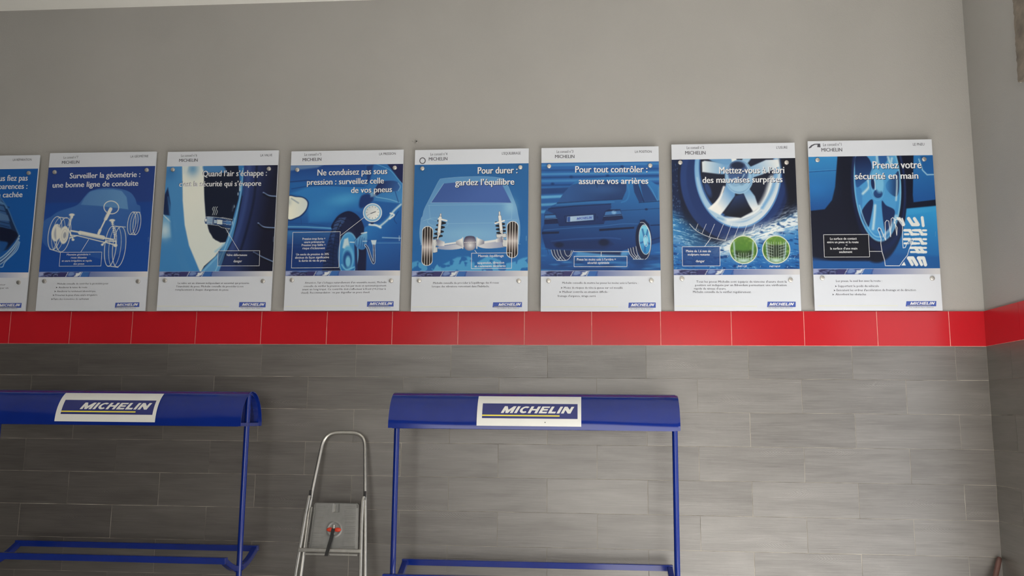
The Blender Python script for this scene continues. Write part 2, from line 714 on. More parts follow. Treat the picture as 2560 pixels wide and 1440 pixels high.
# ------------------------------------------------------------------ folded stepladder
alu = mat('brushed_aluminium', (0.52, 0.51, 0.48), 0.30, metal=0.9, noise=(40, 0.08))
plate_grey = mat('grey_pressed_platform', (0.25, 0.25, 0.245), 0.42, metal=0.55, noise=(30, 0.06))
black_pl = mat('black_plastic', (0.012, 0.012, 0.013), 0.5)
red_pl = mat('red_plastic', (0.62, 0.045, 0.015), 0.4)
LK = 0.22


def ly(z, off=0.0):
    return -0.05 - LK * (1.42 - z) - off


lad = empty('stepladder', (-0.655, -0.3, 0), 'folded aluminium stepladder leaning on the plank tiles between the two blue racks', 'ladder')


def lput(name, bm, m, parent=None, smooth=False):
    for v in bm.verts:
        v.co.x += 0.655
        v.co.y += 0.3
    return obj(name, bm, m, parent or lad, smooth)


def lp(x, z, off=0.0):
    return Vector((x, ly(z, off), z))


def lerp_x(z, za, xa, zb, xb):
    return xa + (xb - xa) * (z - za) / (zb - za)


# hoop: one bent tube, running down behind the stiles
bm = bmesh.new()
hp = [lp(-0.836, 0.03), lp(-0.812, 1.053), lp(-0.778, 1.345), lp(-0.745, 1.412), lp(-0.575, 1.412), lp(-0.519, 1.345), lp(-0.496, 1.053), lp(-0.403, 0.03)]
hoop_pts = fillet(hp[:2] + [lp(-0.7715, 1.412), lp(-0.5295, 1.412)] + hp[6:], 0.085, 10)
tube(bm, hoop_pts, 0.0105, 16)
lput('hoop', bm, alu, smooth=True)
for sx_, x_top, x_bot in ((-1, -0.820, -0.882), (1, -0.505, -0.434)):
    bm = bmesh.new()
    top = fillet([lp(-0.8125 if sx_ < 0 else -0.4965, 1.052, 0.018), lp(x_top + 0.004, 1.035, 0.024), lp(x_top + (x_bot - x_top) * 0.08, 0.94, 0.024), lp(x_bot, 0.03, 0.024)], 0.05, 6)
    sweep(bm, top, rect(0.0075, 0.014, 0.003), side=(1, 0, 0))
    st_ = lput('stile', bm, alu, smooth=True)
    bm = bmesh.new()
    box(bm, x_bot - 0.016, x_bot + 0.016, ly(0.03, 0.042), ly(0.03, 0.006), 0.0, 0.05, 0.004)
    lput('rubber_foot', bm, black_pl, st_)
    xh = -0.8135 if sx_ < 0 else -0.4955
    bm = bmesh.new()
    box(bm, xh - 0.0065, xh + 0.0065, ly(1.07, 0.02), ly(1.07, 0.009), 1.052, 1.086, 0.002)
    lput('hinge_stop', bm, black_pl)
    bm = bmesh.new()
    cyl(bm, lp(xh + sx_ * 0.002, 1.04, 0.01), lp(xh + sx_ * 0.002, 1.04, 0.04), 0.005, 12)
    lput('rivet', bm, alu)
# platform plate with pressed ribs
bm = bmesh.new()
PZ0, PZ1 = 0.772, 1.019


def px_at(s, z):
    t = (z - PZ0) / (PZ1 - PZ0)
    return (-0.788 + 0.006 * t) if s < 0 else (-0.5085 - 0.018 * t)


NU, NV = 56, 96
gr = []
for j in range(NV + 1):
    z = PZ0 + (PZ1 - PZ0) * j / NV
    row = []
    for i in range(NU + 1):
        t = i / NU
        xa, xb = px_at(-1, z), px_at(1, z)
        # rounded upper corners
        cc = max(0.0, z - (PZ1 - 0.014)) / 0.014
        ins = 0.014 * (1 - math.sqrt(max(0.0, 1 - cc * cc)))
        x = (xa + ins) + (xb - xa - 2 * ins) * t
        v = j / NV
        h = 0.0
        waist = 0.34 - 0.07 * math.sin(math.pi * v)
        if 0.06 < v < 0.93 and (0.06 < t < waist or 1 - waist < t < 0.94):
            h = 0.0013 * max(0.0, math.sin(v * 2 * math.pi * 21))
        d = math.hypot((t - 0.49) * 0.27, (v - 0.43) * 0.245)
        h += 0.0022 * math.exp(-((d - 0.038) / 0.004) ** 2)
        if abs(t - 0.5) < 0.06 and v > 0.80:
            h -= 0.002
        if t < 0.02 or t > 0.98 or v < 0.01 or v > 0.99:
            h -= 0.004
        row.append(bm.verts.new((x, ly(z, 0.020 + h), z)))
    gr.append(row)
back = []
for j in range(NV):
    for i in range(NU):
        bm.faces.new((gr[j][i], gr[j][i + 1], gr[j + 1][i + 1], gr[j + 1][i]))
ring_ = [gr[0][i] for i in range(NU + 1)] + [gr[j][NU] for j in range(1, NV + 1)] + [gr[NV][i] for i in range(NU - 1, -1, -1)] + [gr[j][0] for j in range(NV - 1, 0, -1)]
low = [bm.verts.new((v.co.x, v.co.y + 0.012, v.co.z)) for v in ring_]
for a in range(len(ring_)):
    b2 = (a + 1) % len(ring_)
    bm.faces.new((ring_[a], ring_[b2], low[b2], low[a]))
bm.faces.new(low)
plat = lput('platform', bm, plate_grey, smooth=True)
bm = bmesh.new()
sweep(bm, [lp(-0.8005, 0.775, 0.026), lp(-0.791, 0.995, 0.026)], rect(0.004, 0.010), side=(1, 0, 0))
lput('platform_flange', bm, alu, plat)
bm = bmesh.new()
sweep(bm, [lp(-0.660, 1.012, 0.024), lp(-0.658, 0.972, 0.024)], rect(0.003, 0.003), side=(1, 0, 0))
lput('slot_rib', bm, alu, plat)
bm = bmesh.new()
sweep(bm, [lp(-0.8365, 0.768, 0.040), lp(-0.488, 0.768, 0.040)], rect(0.010, 0.009, 0.003), side=(0, 0.2, 0.98))
lput('crossbar', bm, alu)
bm = bmesh.new()
sweep(bm, [lp(-0.800, 0.745, 0.026), lp(-0.504, 0.745, 0.026)], rect(0.004, 0.008), side=(0, 0.2, 0.98))
lput('platform_lip', bm, alu, plat)
for zz in (0.52, 0.27):
    bm = bmesh.new()
    xa, xb = lerp_x(zz, 1.02, -0.82, 0.03, -0.882), lerp_x(zz, 1.02, -0.505, 0.03, -0.434)
    box(bm, xa + 0.006, xb - 0.006, ly(zz, 0.06), ly(zz, 0.012), zz - 0.012, zz + 0.012, 0.003)
    lput('tread', bm, alu)
# red latch with its black strap
for s in (-1, 1):
    bm = bmesh.new()
    g = bmesh.ops.create_uvsphere(bm, u_segments=20, v_segments=12, radius=1)
    for v in g['verts']:
        x, y, z = v.co
        zz = 0.876 + z * 0.0115
        v.co = Vector((-0.6535 + s * 0.0215 + x * 0.0205, ly(zz, 0.024) + y * 0.006, zz))
    lput('latch', bm, red_pl, smooth=True)
bm = bmesh.new()
box(bm, -0.6585, -0.6475, ly(0.876, 0.034), ly(0.876, 0.02), 0.85, 0.905, 0.003)
lput('latch_pin', bm, alu)
bm = bmesh.new()
st_pts = fillet([lp(-0.6545, 0.884, 0.034), lp(-0.658, 0.84, 0.040), lp(-0.668, 0.775, 0.056), lp(-0.674, 0.742, 0.057)], 0.03, 5)
sweep(bm, st_pts, rect(0.0095, 0.0015), side=(1, 0, 0))
lput('strap', bm, black_pl, smooth=True)

# ------------------------------------------------------------------ small things
wood_h = mat('reddish_brown_wood', (0.085, 0.04, 0.033), 0.5, noise=(12, 0.3))
d = (Vector((2.9693, -0.05, 0.6862)) - Vector((3.0105, -0.030, 0.7804)))
d = Vector((-0.0395, -0.026, -0.094))
p0 = Vector((3.0085, -0.024, 0.781))
p1 = p0 + d * (0.76 / 0.094)
bm = bmesh.new()
rings = sweep(bm, [p0, p0 + d * 0.06, p0 + d * 0.2, p0 + (p1 - p0) * 0.5, p1], circ(0.0145, 14))
for v in rings[0]:
    v.co = p0 + (v.co - p0) * 0.55
for v in rings[1]:
    v.co = (p0 + d * 0.06) + (v.co - (p0 + d * 0.06)) * 0.88
bh = obj('broom_handle', bm, wood_h, smooth=True)
tag(bh, 'reddish brown wooden broom handle leaning into the right corner', 'broom')

plug_m = mat('grey_wall_plug', (0.36, 0.35, 0.33), 0.6)
pl = empty('wall_plug', (-0.2797, 0.003, 3.198), 'small grey wall plug with dark hole, above the fourth poster from the right', 'wall plug')
bm = bmesh.new()
rr_ = []
for (y, r) in ((0.0, 0.012), (-0.004, 0.011), (-0.009, 0.008), (-0.010, 0.0055), (0.002, 0.0045)):
    rr_.append([bm.verts.new((r * math.cos(2 * math.pi * i / 16), y, r * 0.85 * math.sin(2 * math.pi * i / 16))) for i in range(16)])
for A, B in zip(rr_, rr_[1:]):
    for j in range(16):
        bm.faces.new((A[j], A[(j + 1) % 16], B[(j + 1) % 16], B[j]))
obj('collar', bm, plug_m, pl, True)
bm = bmesh.new()
cyl(bm, (0.001, -0.0005, 0), (0.001, -0.0085, 0.001), 0.0055, 12)
obj('hole', bm, dark_metal, pl)
bm = bmesh.new()
for a, b_, t in (((-0.032, 0.006), (-0.012, -0.002), 0.002), ((0.010, -0.006), (0.034, -0.003), 0.0016), ((-0.014, -0.012), (0.012, -0.015), 0.0016)):
    sweep(bm, [(a[0], -0.001, a[1]), ((a[0] + b_[0]) / 2, -0.003, (a[1] + b_[1]) / 2 + 0.002), (b_[0], -0.001, b_[1])], rect(t, 0.0015), side=(0, 1, 0))
obj('plaster_chip', bm, plug_m, pl)

board_m = mat('weathered_brown_board', (0.17, 0.143, 0.115), 0.8, noise=(14, 0.3), bump=(60, 0.5))
bm = bmesh.new()
ny, nz = 14, 40
f_, b_v = [], []
rnd = random.Random(3)
edge = [rnd.uniform(-0.004, 0.004) for _ in range(nz + 1)]
for j in range(nz + 1):
    z = 3.262 + (3.95 - 3.262) * j / nz
    ye = -0.6115 - (z - 3.264) * 0.034 + edge[j]
    f_.append([bm.verts.new((XC - 0.022 + rnd.uniform(-0.0012, 0.0012), ye + (-0.95 - ye) * i / ny, z + (rnd.uniform(-0.004, 0.004) if j == 0 else 0))) for i in range(ny + 1)])
    b_v.append([bm.verts.new((XC + 0.004, v.co.y, v.co.z)) for v in f_[-1]])
for j in range(nz):
    for i in range(ny):
        bm.faces.new((f_[j][i], f_[j][i + 1], f_[j + 1][i + 1], f_[j + 1][i]))
    for i in (0, ny):
        bm.faces.new((f_[j][i], f_[j + 1][i], b_v[j + 1][i], b_v[j][i]))
for i in range(ny):
    for j in (0, nz):
        bm.faces.new((f_[j][i], f_[j][i + 1], b_v[j][i + 1], b_v[j][i]))
edge_pts = [(XC - 0.006, f_[j][0].co.y + 0.004, f_[j][0].co.z) for j in range(0, nz + 1)]
bd = obj('wooden_board', bm, board_m)
bm = bmesh.new()
tube(bm, [Vector(p) + Vector((0, rnd.uniform(-0.0015, 0.0015), 0)) for p in edge_pts], 0.0045, 8)
obj('plaster_bead', bm, mat('pale_plaster', (0.42, 0.40, 0.34), 0.9, noise=(25, 0.4)), bd)
tag(bd, 'rough-edged brown board fixed high on the right wall, cut off by the frame', 'board')

# ------------------------------------------------------------------ advice posters
def homog(src, dst):
    A, B = [], []
    for (x, y), (u, v) in zip(src, dst):
        A += [[x, y, 1, 0, 0, 0, -u * x, -u * y], [0, 0, 0, x, y, 1, -v * x, -v * y]]
        B += [u, v]
    return np.append(np.linalg.solve(np.array(A, float), np.array(B, float)), 1).reshape(3, 3)


def hmap(H, x, y):
    w = H[2, 0] * x + H[2, 1] * y + H[2, 2]
    return (H[0, 0] * x + H[0, 1] * y + H[0, 2]) / w, (H[1, 0] * x + H[1, 1] * y + H[1, 2]) / w


def smooth_pts(pts, closed=True, k=6):
    P = np.array(pts, float)
    n = len(P)
    out = []
    for i in range(n if closed else n - 1):
        g = (lambda j: P[j % n]) if closed else (lambda j: P[min(max(j, 0), n - 1)])
        p0, p1, p2, p3 = g(i - 1), g(i), g(i + 1), g(i + 2)
        for t in np.arange(k) / k:
            out.append(0.5 * ((2 * p1) + (p2 - p0) * t + (2 * p0 - 5 * p1 + 4 * p2 - p3) * t * t + (3 * p1 - p0 - 3 * p2 + p3) * t ** 3))
    if not closed:
        out.append(P[-1])
    return np.array(out)


class Art:
    """prints a picture into the colours of a fine mesh; coordinates are in artwork units"""

    def __init__(s, X, Y, base):
        s.X, s.Y = X, Y
        s.C = np.zeros((len(X), 3))
        s.C[:] = base
        s.r = np.random.RandomState(3)

    def _put(s, idx, a, color, alpha):
        a = (a * alpha)[:, None]
        c = color(s.X[idx], s.Y[idx]) if callable(color) else np.array(color, float)[None]
        s.C[idx] = s.C[idx] * (1 - a) + c * a

    def _sel(s, x0, x1, y0, y1):
        return np.nonzero((s.X >= x0) & (s.X <= x1) & (s.Y >= y0) & (s.Y <= y1))[0]

    @staticmethod
    def _segd(x, y, P, closed):
        Q = np.roll(P, -1, 0) if closed else P[1:]
        R = P if closed else P[:-1]
        d = np.full(len(x), 1e9)
        for a, b in zip(R, Q):
            e = b - a
            L = e @ e + 1e-12
            t = np.clip(((x - a[0]) * e[0] + (y - a[1]) * e[1]) / L, 0, 1)
            np.minimum(d, np.hypot(x - a[0] - t * e[0], y - a[1] - t * e[1]), out=d)
        return d

    def poly(s, pts, color, soft=2.0, sm=False, alpha=1.0):
        P = smooth_pts(pts) if sm else np.array(pts, float)
        m = soft + 1
        i = s._sel(P[:, 0].min() - m, P[:, 0].max() + m, P[:, 1].min() - m, P[:, 1].max() + m)
        if not len(i):
            return
        x, y = s.X[i], s.Y[i]
        ins = np.zeros(len(i), bool)
        for (x0, y0), (x1, y1) in zip(P, np.roll(P, -1, 0)):
            if y0 != y1:
                ins ^= ((y0 > y) != (y1 > y)) & (x < (x1 - x0) * (y - y0) / (y1 - y0) + x0)
        d = s._segd(x, y, P, True)
        sd = np.where(ins, d, -d)
        s._put(i, np.clip(0.5 + sd / (2 * soft), 0, 1), color, alpha)

    def line(s, pts, w, color, soft=1.4, sm=False, closed=False, alpha=1.0):
        P = smooth_pts(pts, closed) if sm else np.array(pts, float)
        m = w / 2 + soft + 1
        i = s._sel(P[:, 0].min() - m, P[:, 0].max() + m, P[:, 1].min() - m, P[:, 1].max() + m)
        if not len(i):
            return
        d = s._segd(s.X[i], s.Y[i], P, closed)
        s._put(i, np.clip(0.5 + (w / 2 - d) / (2 * soft), 0, 1), color, alpha)

    def ell(s, cx, cy, rx, ry, color, rot=0, soft=2.0, w=None, alpha=1.0, a0=0, a1=360):
        if w is not None:
            t = np.radians(np.linspace(a0, a1, 60))
            c, q = math.cos(math.radians(rot)), math.sin(math.radians(rot))
            px, py = rx * np.cos(t), ry * np.sin(t)
            s.line(np.stack([cx + px * c - py * q, cy + px * q + py * c], 1), w, color, soft, alpha=alpha)
            return
        R = max(rx, ry) + soft + 1
        i = s._sel(cx - R, cx + R, cy - R, cy + R)
        if not len(i):
            return
        c, q = math.cos(math.radians(rot)), math.sin(math.radians(rot))
        dx, dy = s.X[i] - cx, s.Y[i] - cy
        u, v = dx * c + dy * q, -dx * q + dy * c
        f = np.hypot(u / rx, v / ry)
        sd = (1 - f) * min(rx, ry)
        s._put(i, np.clip(0.5 + sd / (2 * soft), 0, 1), color, alpha)

    def glow(s, cx, cy, rx, ry, color, rot=0, alpha=1.0):
        c, q = math.cos(math.radians(rot)), math.sin(math.radians(rot))
        dx, dy = s.X - cx, s.Y - cy
        u, v = (dx * c + dy * q) / rx, (-dx * q + dy * c) / ry
        s._put(slice(None), np.exp(-(u * u + v * v)), color, alpha)

    def noise(s, sx, sy, seed=0, rot=0.0):
        c, q = math.cos(math.radians(rot)), math.sin(math.radians(rot))
        x = (s.X * c + s.Y * q) / sx
        y = (-s.X * q + s.Y * c) / sy
        r = np.random.RandomState(seed).rand(257, 257)
        xi, yi = np.floor(x).astype(int), np.floor(y).astype(int)
        fx, fy = x - xi, y - yi
        fx, fy = fx * fx * (3 - 2 * fx), fy * fy * (3 - 2 * fy)
        g = lambda a, b: r[a % 257, b % 257]
        return (g(xi, yi) * (1 - fx) + g(xi + 1, yi) * fx) * (1 - fy) + (g(xi, yi + 1) * (1 - fx) + g(xi + 1, yi + 1) * fx) * fy

    def mix(s, a, color, alpha=1.0):
        s._put(slice(None), np.clip(a, 0, 1), color, alpha)


def lin(c0, c1, p0, p1):
    c0, c1 = np.array(c0, float), np.array(c1, float)
    e = np.array(p1, float) - np.array(p0, float)

    def f(x, y):
        t = np.clip(((x - p0[0]) * e[0] + (y - p0[1]) * e[1]) / (e @ e), 0, 1)
        return c0 + (c1 - c0) * t[:, None]
    return f


def rad(c0, c1, cx, cy, r):
    c0, c1 = np.array(c0, float), np.array(c1, float)

    def f(x, y):
        t = np.clip(np.hypot(x - cx, y - cy) / r, 0, 1)
        return c0 + (c1 - c0) * t[:, None]
    return f


WH = (228, 232, 235)


def print_mat(name, rgb):
    return mat(name, rgb, 0.42, spec=0.25)


prn = bpy.data.materials.new('printed_picture')
prn.use_nodes = True
_b = prn.node_tree.nodes['Principled BSDF']
_b.inputs['Roughness'].default_value = 0.42
_b.inputs['Specular IOR Level'].default_value = 0.25
_a = prn.node_tree.nodes.new('ShaderNodeAttribute')
_a.attribute_name = 'print'
prn.node_tree.links.new(_a.outputs['Color'], _b.inputs['Base Color'])
board_white = mat('white_poster_board', (0.575, 0.603, 0.655), 0.4, spec=0.4, noise=(3, 0.01))
ink_white = print_mat('white_print', (0.66, 0.67, 0.68))
ink_grey = print_mat('grey_print', (0.085, 0.085, 0.10))
ink_dark = print_mat('dark_grey_print', (0.07, 0.07, 0.085))
ink_shadow = print_mat('navy_shadow_print', (0.01, 0.018, 0.05))
ink_blue = print_mat('logo_blue_print', (0.055, 0.095, 0.36))
ink_yellow = print_mat('pale_yellow_print', (0.70, 0.70, 0.40))
ink_olive = print_mat('olive_print', (0.40, 0.38, 0.16))
steel = mat('brushed_steel_screw', (0.55, 0.53, 0.50), 0.38, metal=0.85, noise=(200, 0.2))
PT = 0.011    # board thickness
PY = -0.035   # front of the boards


class Poster:
    def __init__(s, x0, x1, z0, z1, quad, white, label):
        s.W, s.H = x1 - x0, z1 - z0
        s.k = 0.60 / s2l(white)
        s.root = empty('advice_poster', ((x0 + x1) / 2, PY + PT, z0), label, 'poster', 'row of tyre advice posters above the red band')
        w = s.W / 2
        s.M = homog(quad, [(-w, s.H), (w, s.H), (w, 0), (-w, 0)])
        s.I = np.linalg.inv(s.M)
        bm = bmesh.new()
        box(bm, -w, w, -PT, 0, 0, s.H, 0.0006)
        obj('panel', bm, board_white, s.root)

    def y(s, layer):
        return -PT - 0.00018 * layer

    def p(s, x, y, layer=3):
        u, v = hmap(s.M, float(x), float(y))
        return (u, s.y(layer), v)

    def grid(s, name, xa, xb, ytop, ybot, paint_fn, base, nx, layer=1, parent=None):
        """xa, xb: local x limits; ytop, ybot: artwork heights at the middle"""
        xm = s.p((hmap(s.I, 0.0, s.H)[0] + hmap(s.I, 0.0, 0.0)[0]) / 2, ytop)[0]
        z1 = s.p(hmap(s.I, 0.0, s.H * 0.7)[0], ytop)[2]
        z0 = s.p(hmap(s.I, 0.0, s.H * 0.3)[0], ybot)[2]
        ny = max(2, int(nx * (z1 - z0) / (xb - xa)))
        xs = np.linspace(xa, xb, nx + 1)
        zs = np.linspace(z0, z1, ny + 1)
        gx, gz = np.meshgrid(xs, zs)
        gx, gz = gx.ravel(), gz.ravel()
        AX, AY = hmap(s.I, gx, gz)
        art = Art(AX, AY, base)
        paint_fn(art)
        n = len(gx)
        co = np.stack([gx, np.full(n, s.y(layer)), gz], 1)
        st = nx + 1
        a = (np.arange(ny)[:, None] * st + np.arange(nx)[None]).ravel()
        fc = np.stack([a, a + 1, a + st + 1, a + st], 1)
        me = bpy.data.meshes.new(name)
        me.vertices.add(n)
        me.vertices.foreach_set('co', co.ravel())
        me.loops.add(len(fc) * 4)
        me.loops.foreach_set('vertex_index', fc.ravel())
        me.polygons.add(len(fc))
        me.polygons.foreach_set('loop_start', np.arange(len(fc)) * 4)
        me.polygons.foreach_set('loop_total', np.full(len(fc), 4))
        me.update(calc_edges=True)
        ca = me.attributes.new('print', 'FLOAT_COLOR', 'POINT')
        l = np.clip(s2l(np.clip(art.C, 0, 255)) * s.k, 0, 0.82)
        ca.data.foreach_set('color', np.concatenate([l, np.ones((n, 1))], 1).ravel().astype(np.float32))
        return obj(name, me, prn, parent or s.root)

    def text(s, name, lines, m, layer=4, bold=0.0, shear=0.0, shadow=None, parent=None, res=3, arrows=()):
        """lines: (text, x0, y0, x1, y1, cap height) in artwork units; every line is a part of its own"""
        for t, x0, y0, x1, y1, h in lines:
            V, F, MI = [], [], []
            co, fs = t if isinstance(t, tuple) else text_geo(t, bold, shear, res)
            a = np.array(hmap(s.M, x0, y0))
            b = np.array(hmap(s.M, x1, y1))
            c = np.array(hmap(s.M, x0, y0 - h))
            ex = b - a
            ez = np.array([-ex[1], ex[0]])
            ez = ez / np.linalg.norm(ez) * np.linalg.norm(c - a)
            todo = [(a, layer, 0)]
            if shadow:
                todo.insert(0, (np.array(hmap(s.M, x0 + shadow[0], y0 + shadow[1])), layer - 1.0, 1))
            for o, lay, mi in todo:
                n = len(V)
                for u, v, d in co:
                    q = o + ex * u + ez * v
                    V.append((q[0], s.y(lay + d), q[1]))
                for f in fs:
                    F.append([n + i for i in f])
                    MI.append(mi)
            me = bpy.data.meshes.new(name)
            me.from_pydata(V, [], F)
            if shadow:
                me.polygons.foreach_set('material_index', MI)
            obj(name, me, [m, ink_shadow] if shadow else m, parent or s.root)
        for x, y in arrows:
            bm = bmesh.new()
            v = [bm.verts.new(s.p(x + dx, y + dy, layer)) for dx, dy in ((0, -7), (15, 0), (0, 7), (4, 0))]
            bm.faces.new((v[0], v[1], v[3]))
            bm.faces.new((v[1], v[2], v[3]))
            obj('bullet_arrow', bm, m, s.root)

    def stroke(s, name, paths, w, m, layer=3, parent=None, closed=False):
        """flat printed lines of artwork width w"""
        bm = bmesh.new()
        for pts in paths:
            for a, b in zip(pts, pts[1:] + ([pts[0]] if closed else [])):
                e = np.array(b, float) - np.array(a, float)
                e /= np.linalg.norm(e)
                n = np.array([-e[1], e[0]]) * w / 2
                a_, b_ = np.array(a) - e * w * 0.5, np.array(b) + e * w * 0.5
                bm.faces.new([bm.verts.new(s.p(*q, layer)) for q in (a_ - n, b_ - n, b_ + n, a_ + n)])
        return obj(name, bm, m, parent or s.root)

    def patch(s, name, pts, m, layer=3, parent=None):
        bm = bmesh.new()
        bm.faces.new([bm.verts.new(s.p(*q, layer)) for q in pts])
        return obj(name, bm, m, parent or s.root)

    def screws(s, pts):
        for x, y in pts:
            u, _, v = s.p(x, y)
            bm = bmesh.new()
            cyl(bm, (u, -PT + 0.001, v), (u, -PT - 0.009, v), 0.0135, 20, 0.0035)
            cyl(bm, (u, -0.001, v), (u, -(PY + PT) - 0.0005, v), 0.009, 14)
            obj('standoff_screw', bm, steel, s.root, True)

    def logo(s, r, lt, tg, rule=None):
        """r: corners of the blue plate; lt, tg: lettering and tagline lines"""
        lg = s.patch('logo_plate', r, ink_blue, 2)
        s.text('logo_lettering', [(LOGO, *lt)], ink_white, 4, parent=lg)
        s.text('logo_tagline', [("Une meilleure façon d'avancer", *tg)], ink_dark, 3, 0.0, 0.3, parent=lg, res=1)
        x0, y0, x1, y1, h = lt
        s.stroke('logo_underline', [[(r[3][0] + 12, y0 + 7), (x1 - 35, y1 + 7)]], 3, ink_olive, 3, lg)
        if rule:
            s.stroke('yellow_rule', [rule], 2.6, ink_yellow, 2)

    def header(s, conseil, mich, cap, rule=None):
        s.text('header_text', [(conseil[0], *conseil[1:])], ink_grey, 3, 0.004, res=2)
        s.text('header_name', [('MICHELIN', *mich)], ink_grey, 3, 0.02, res=2)
        s.text('caption', [(cap[0], *cap[1:])], ink_grey, 3, 0.006, res=2)
        if rule:
            s.stroke('header_rule', [rule], 1.6, ink_yellow, 2)

    def callout(s, q, lines, leader=None, w=3.2):
        c = s.stroke('callout_frame', [q], w, ink_white, 3, closed=True)
        if lines:
            s.text('callout_text', lines, ink_white, 3, 0.012, parent=c, res=2)
        if leader:
            s.stroke('leader_line', leader, w, ink_white, 3, c)

    def strip(s, ya, yb):
        """the narrow band of car pictures fading into white under every photograph"""
        h = yb - ya
        xl = hmap(s.I, -s.W / 2, s.H * 0.23)[0]
        xr = hmap(s.I, s.W / 2, s.H * 0.23)[0]
        L = xr - xl

        def f(a):
            X = lambda v: xl + v * L
            Y = lambda v: ya + v * h
            P = lambda *q: [(X(u), Y(v)) for u, v in q]
            a.mix(np.ones(len(a.X)), lin((92, 110, 168), (206, 208, 216), (X(0.42), 0), (X(0.97), 0)))
            a.mix((a.X < X(0.47)) * 1.0, lin((88, 112, 178), (50, 100, 172), (X(0), 0), (X(0.47), 0)))
            a.poly(P((0, 0), (0.06, 0), (0.05, 0.55), (0, 0.9)), (150, 162, 205), 4)
            a.poly(P((0.0, 1.02), (0.05, 0.62), (0.04, 0.25), (0.09, 0.02), (0.15, 0.3), (0.2, 0.1), (0.27, 0.25), (0.27, 1.02)), (44, 46, 88), 4)
            a.line(P((0.02, 0.95), (0.1, 0.45), (0.17, 0.2)), 5, (120, 130, 180), 3)
            a.line(P((0.05, 0.98), (0.12, 0.6), (0.18, 0.5)), 4, (110, 122, 175), 2)
            a.ell(X(0.155), Y(0.8), 0.035 * L, 0.55 * h, (30, 34, 66), w=6)
            a.ell(X(0.155), Y(0.85), 0.02 * L, 0.38 * h, (126, 138, 182), w=3)
            a.poly(P((0.2, 0), (0.27, 0), (0.24, 1), (0.17, 1)), (58, 56, 110), 3, alpha=0.8)
            a.poly(P((0.27, 0), (0.40, 0), (0.375, 1), (0.245, 1)), (58, 76, 140), 2)
            a.poly(P((0.29, 0.0), (0.32, 0.1), (0.33, 0.5), (0.29, 0.8), (0.27, 0.6)), (110, 135, 190), 3, True)
            a.poly(P((0.34, 0.25), (0.37, 0.2), (0.385, 0), (0.395, 0.05), (0.375, 0.75), (0.34, 0.98), (0.325, 0.8), (0.345, 0.6)), (206, 214, 224), 2)
            a.line(P((0.272, 0), (0.247, 1)), 4, (205, 212, 226))
            a.line(P((0.402, 0), (0.378, 1)), 4, (205, 212, 226))
            a.line(P((0.475, 0), (0.455, 1)), 6, (52, 68, 140), alpha=0.8)
        s.grid('picture_strip', -s.W / 2, s.W / 2, ya, yb, f, (120, 130, 170), 150)


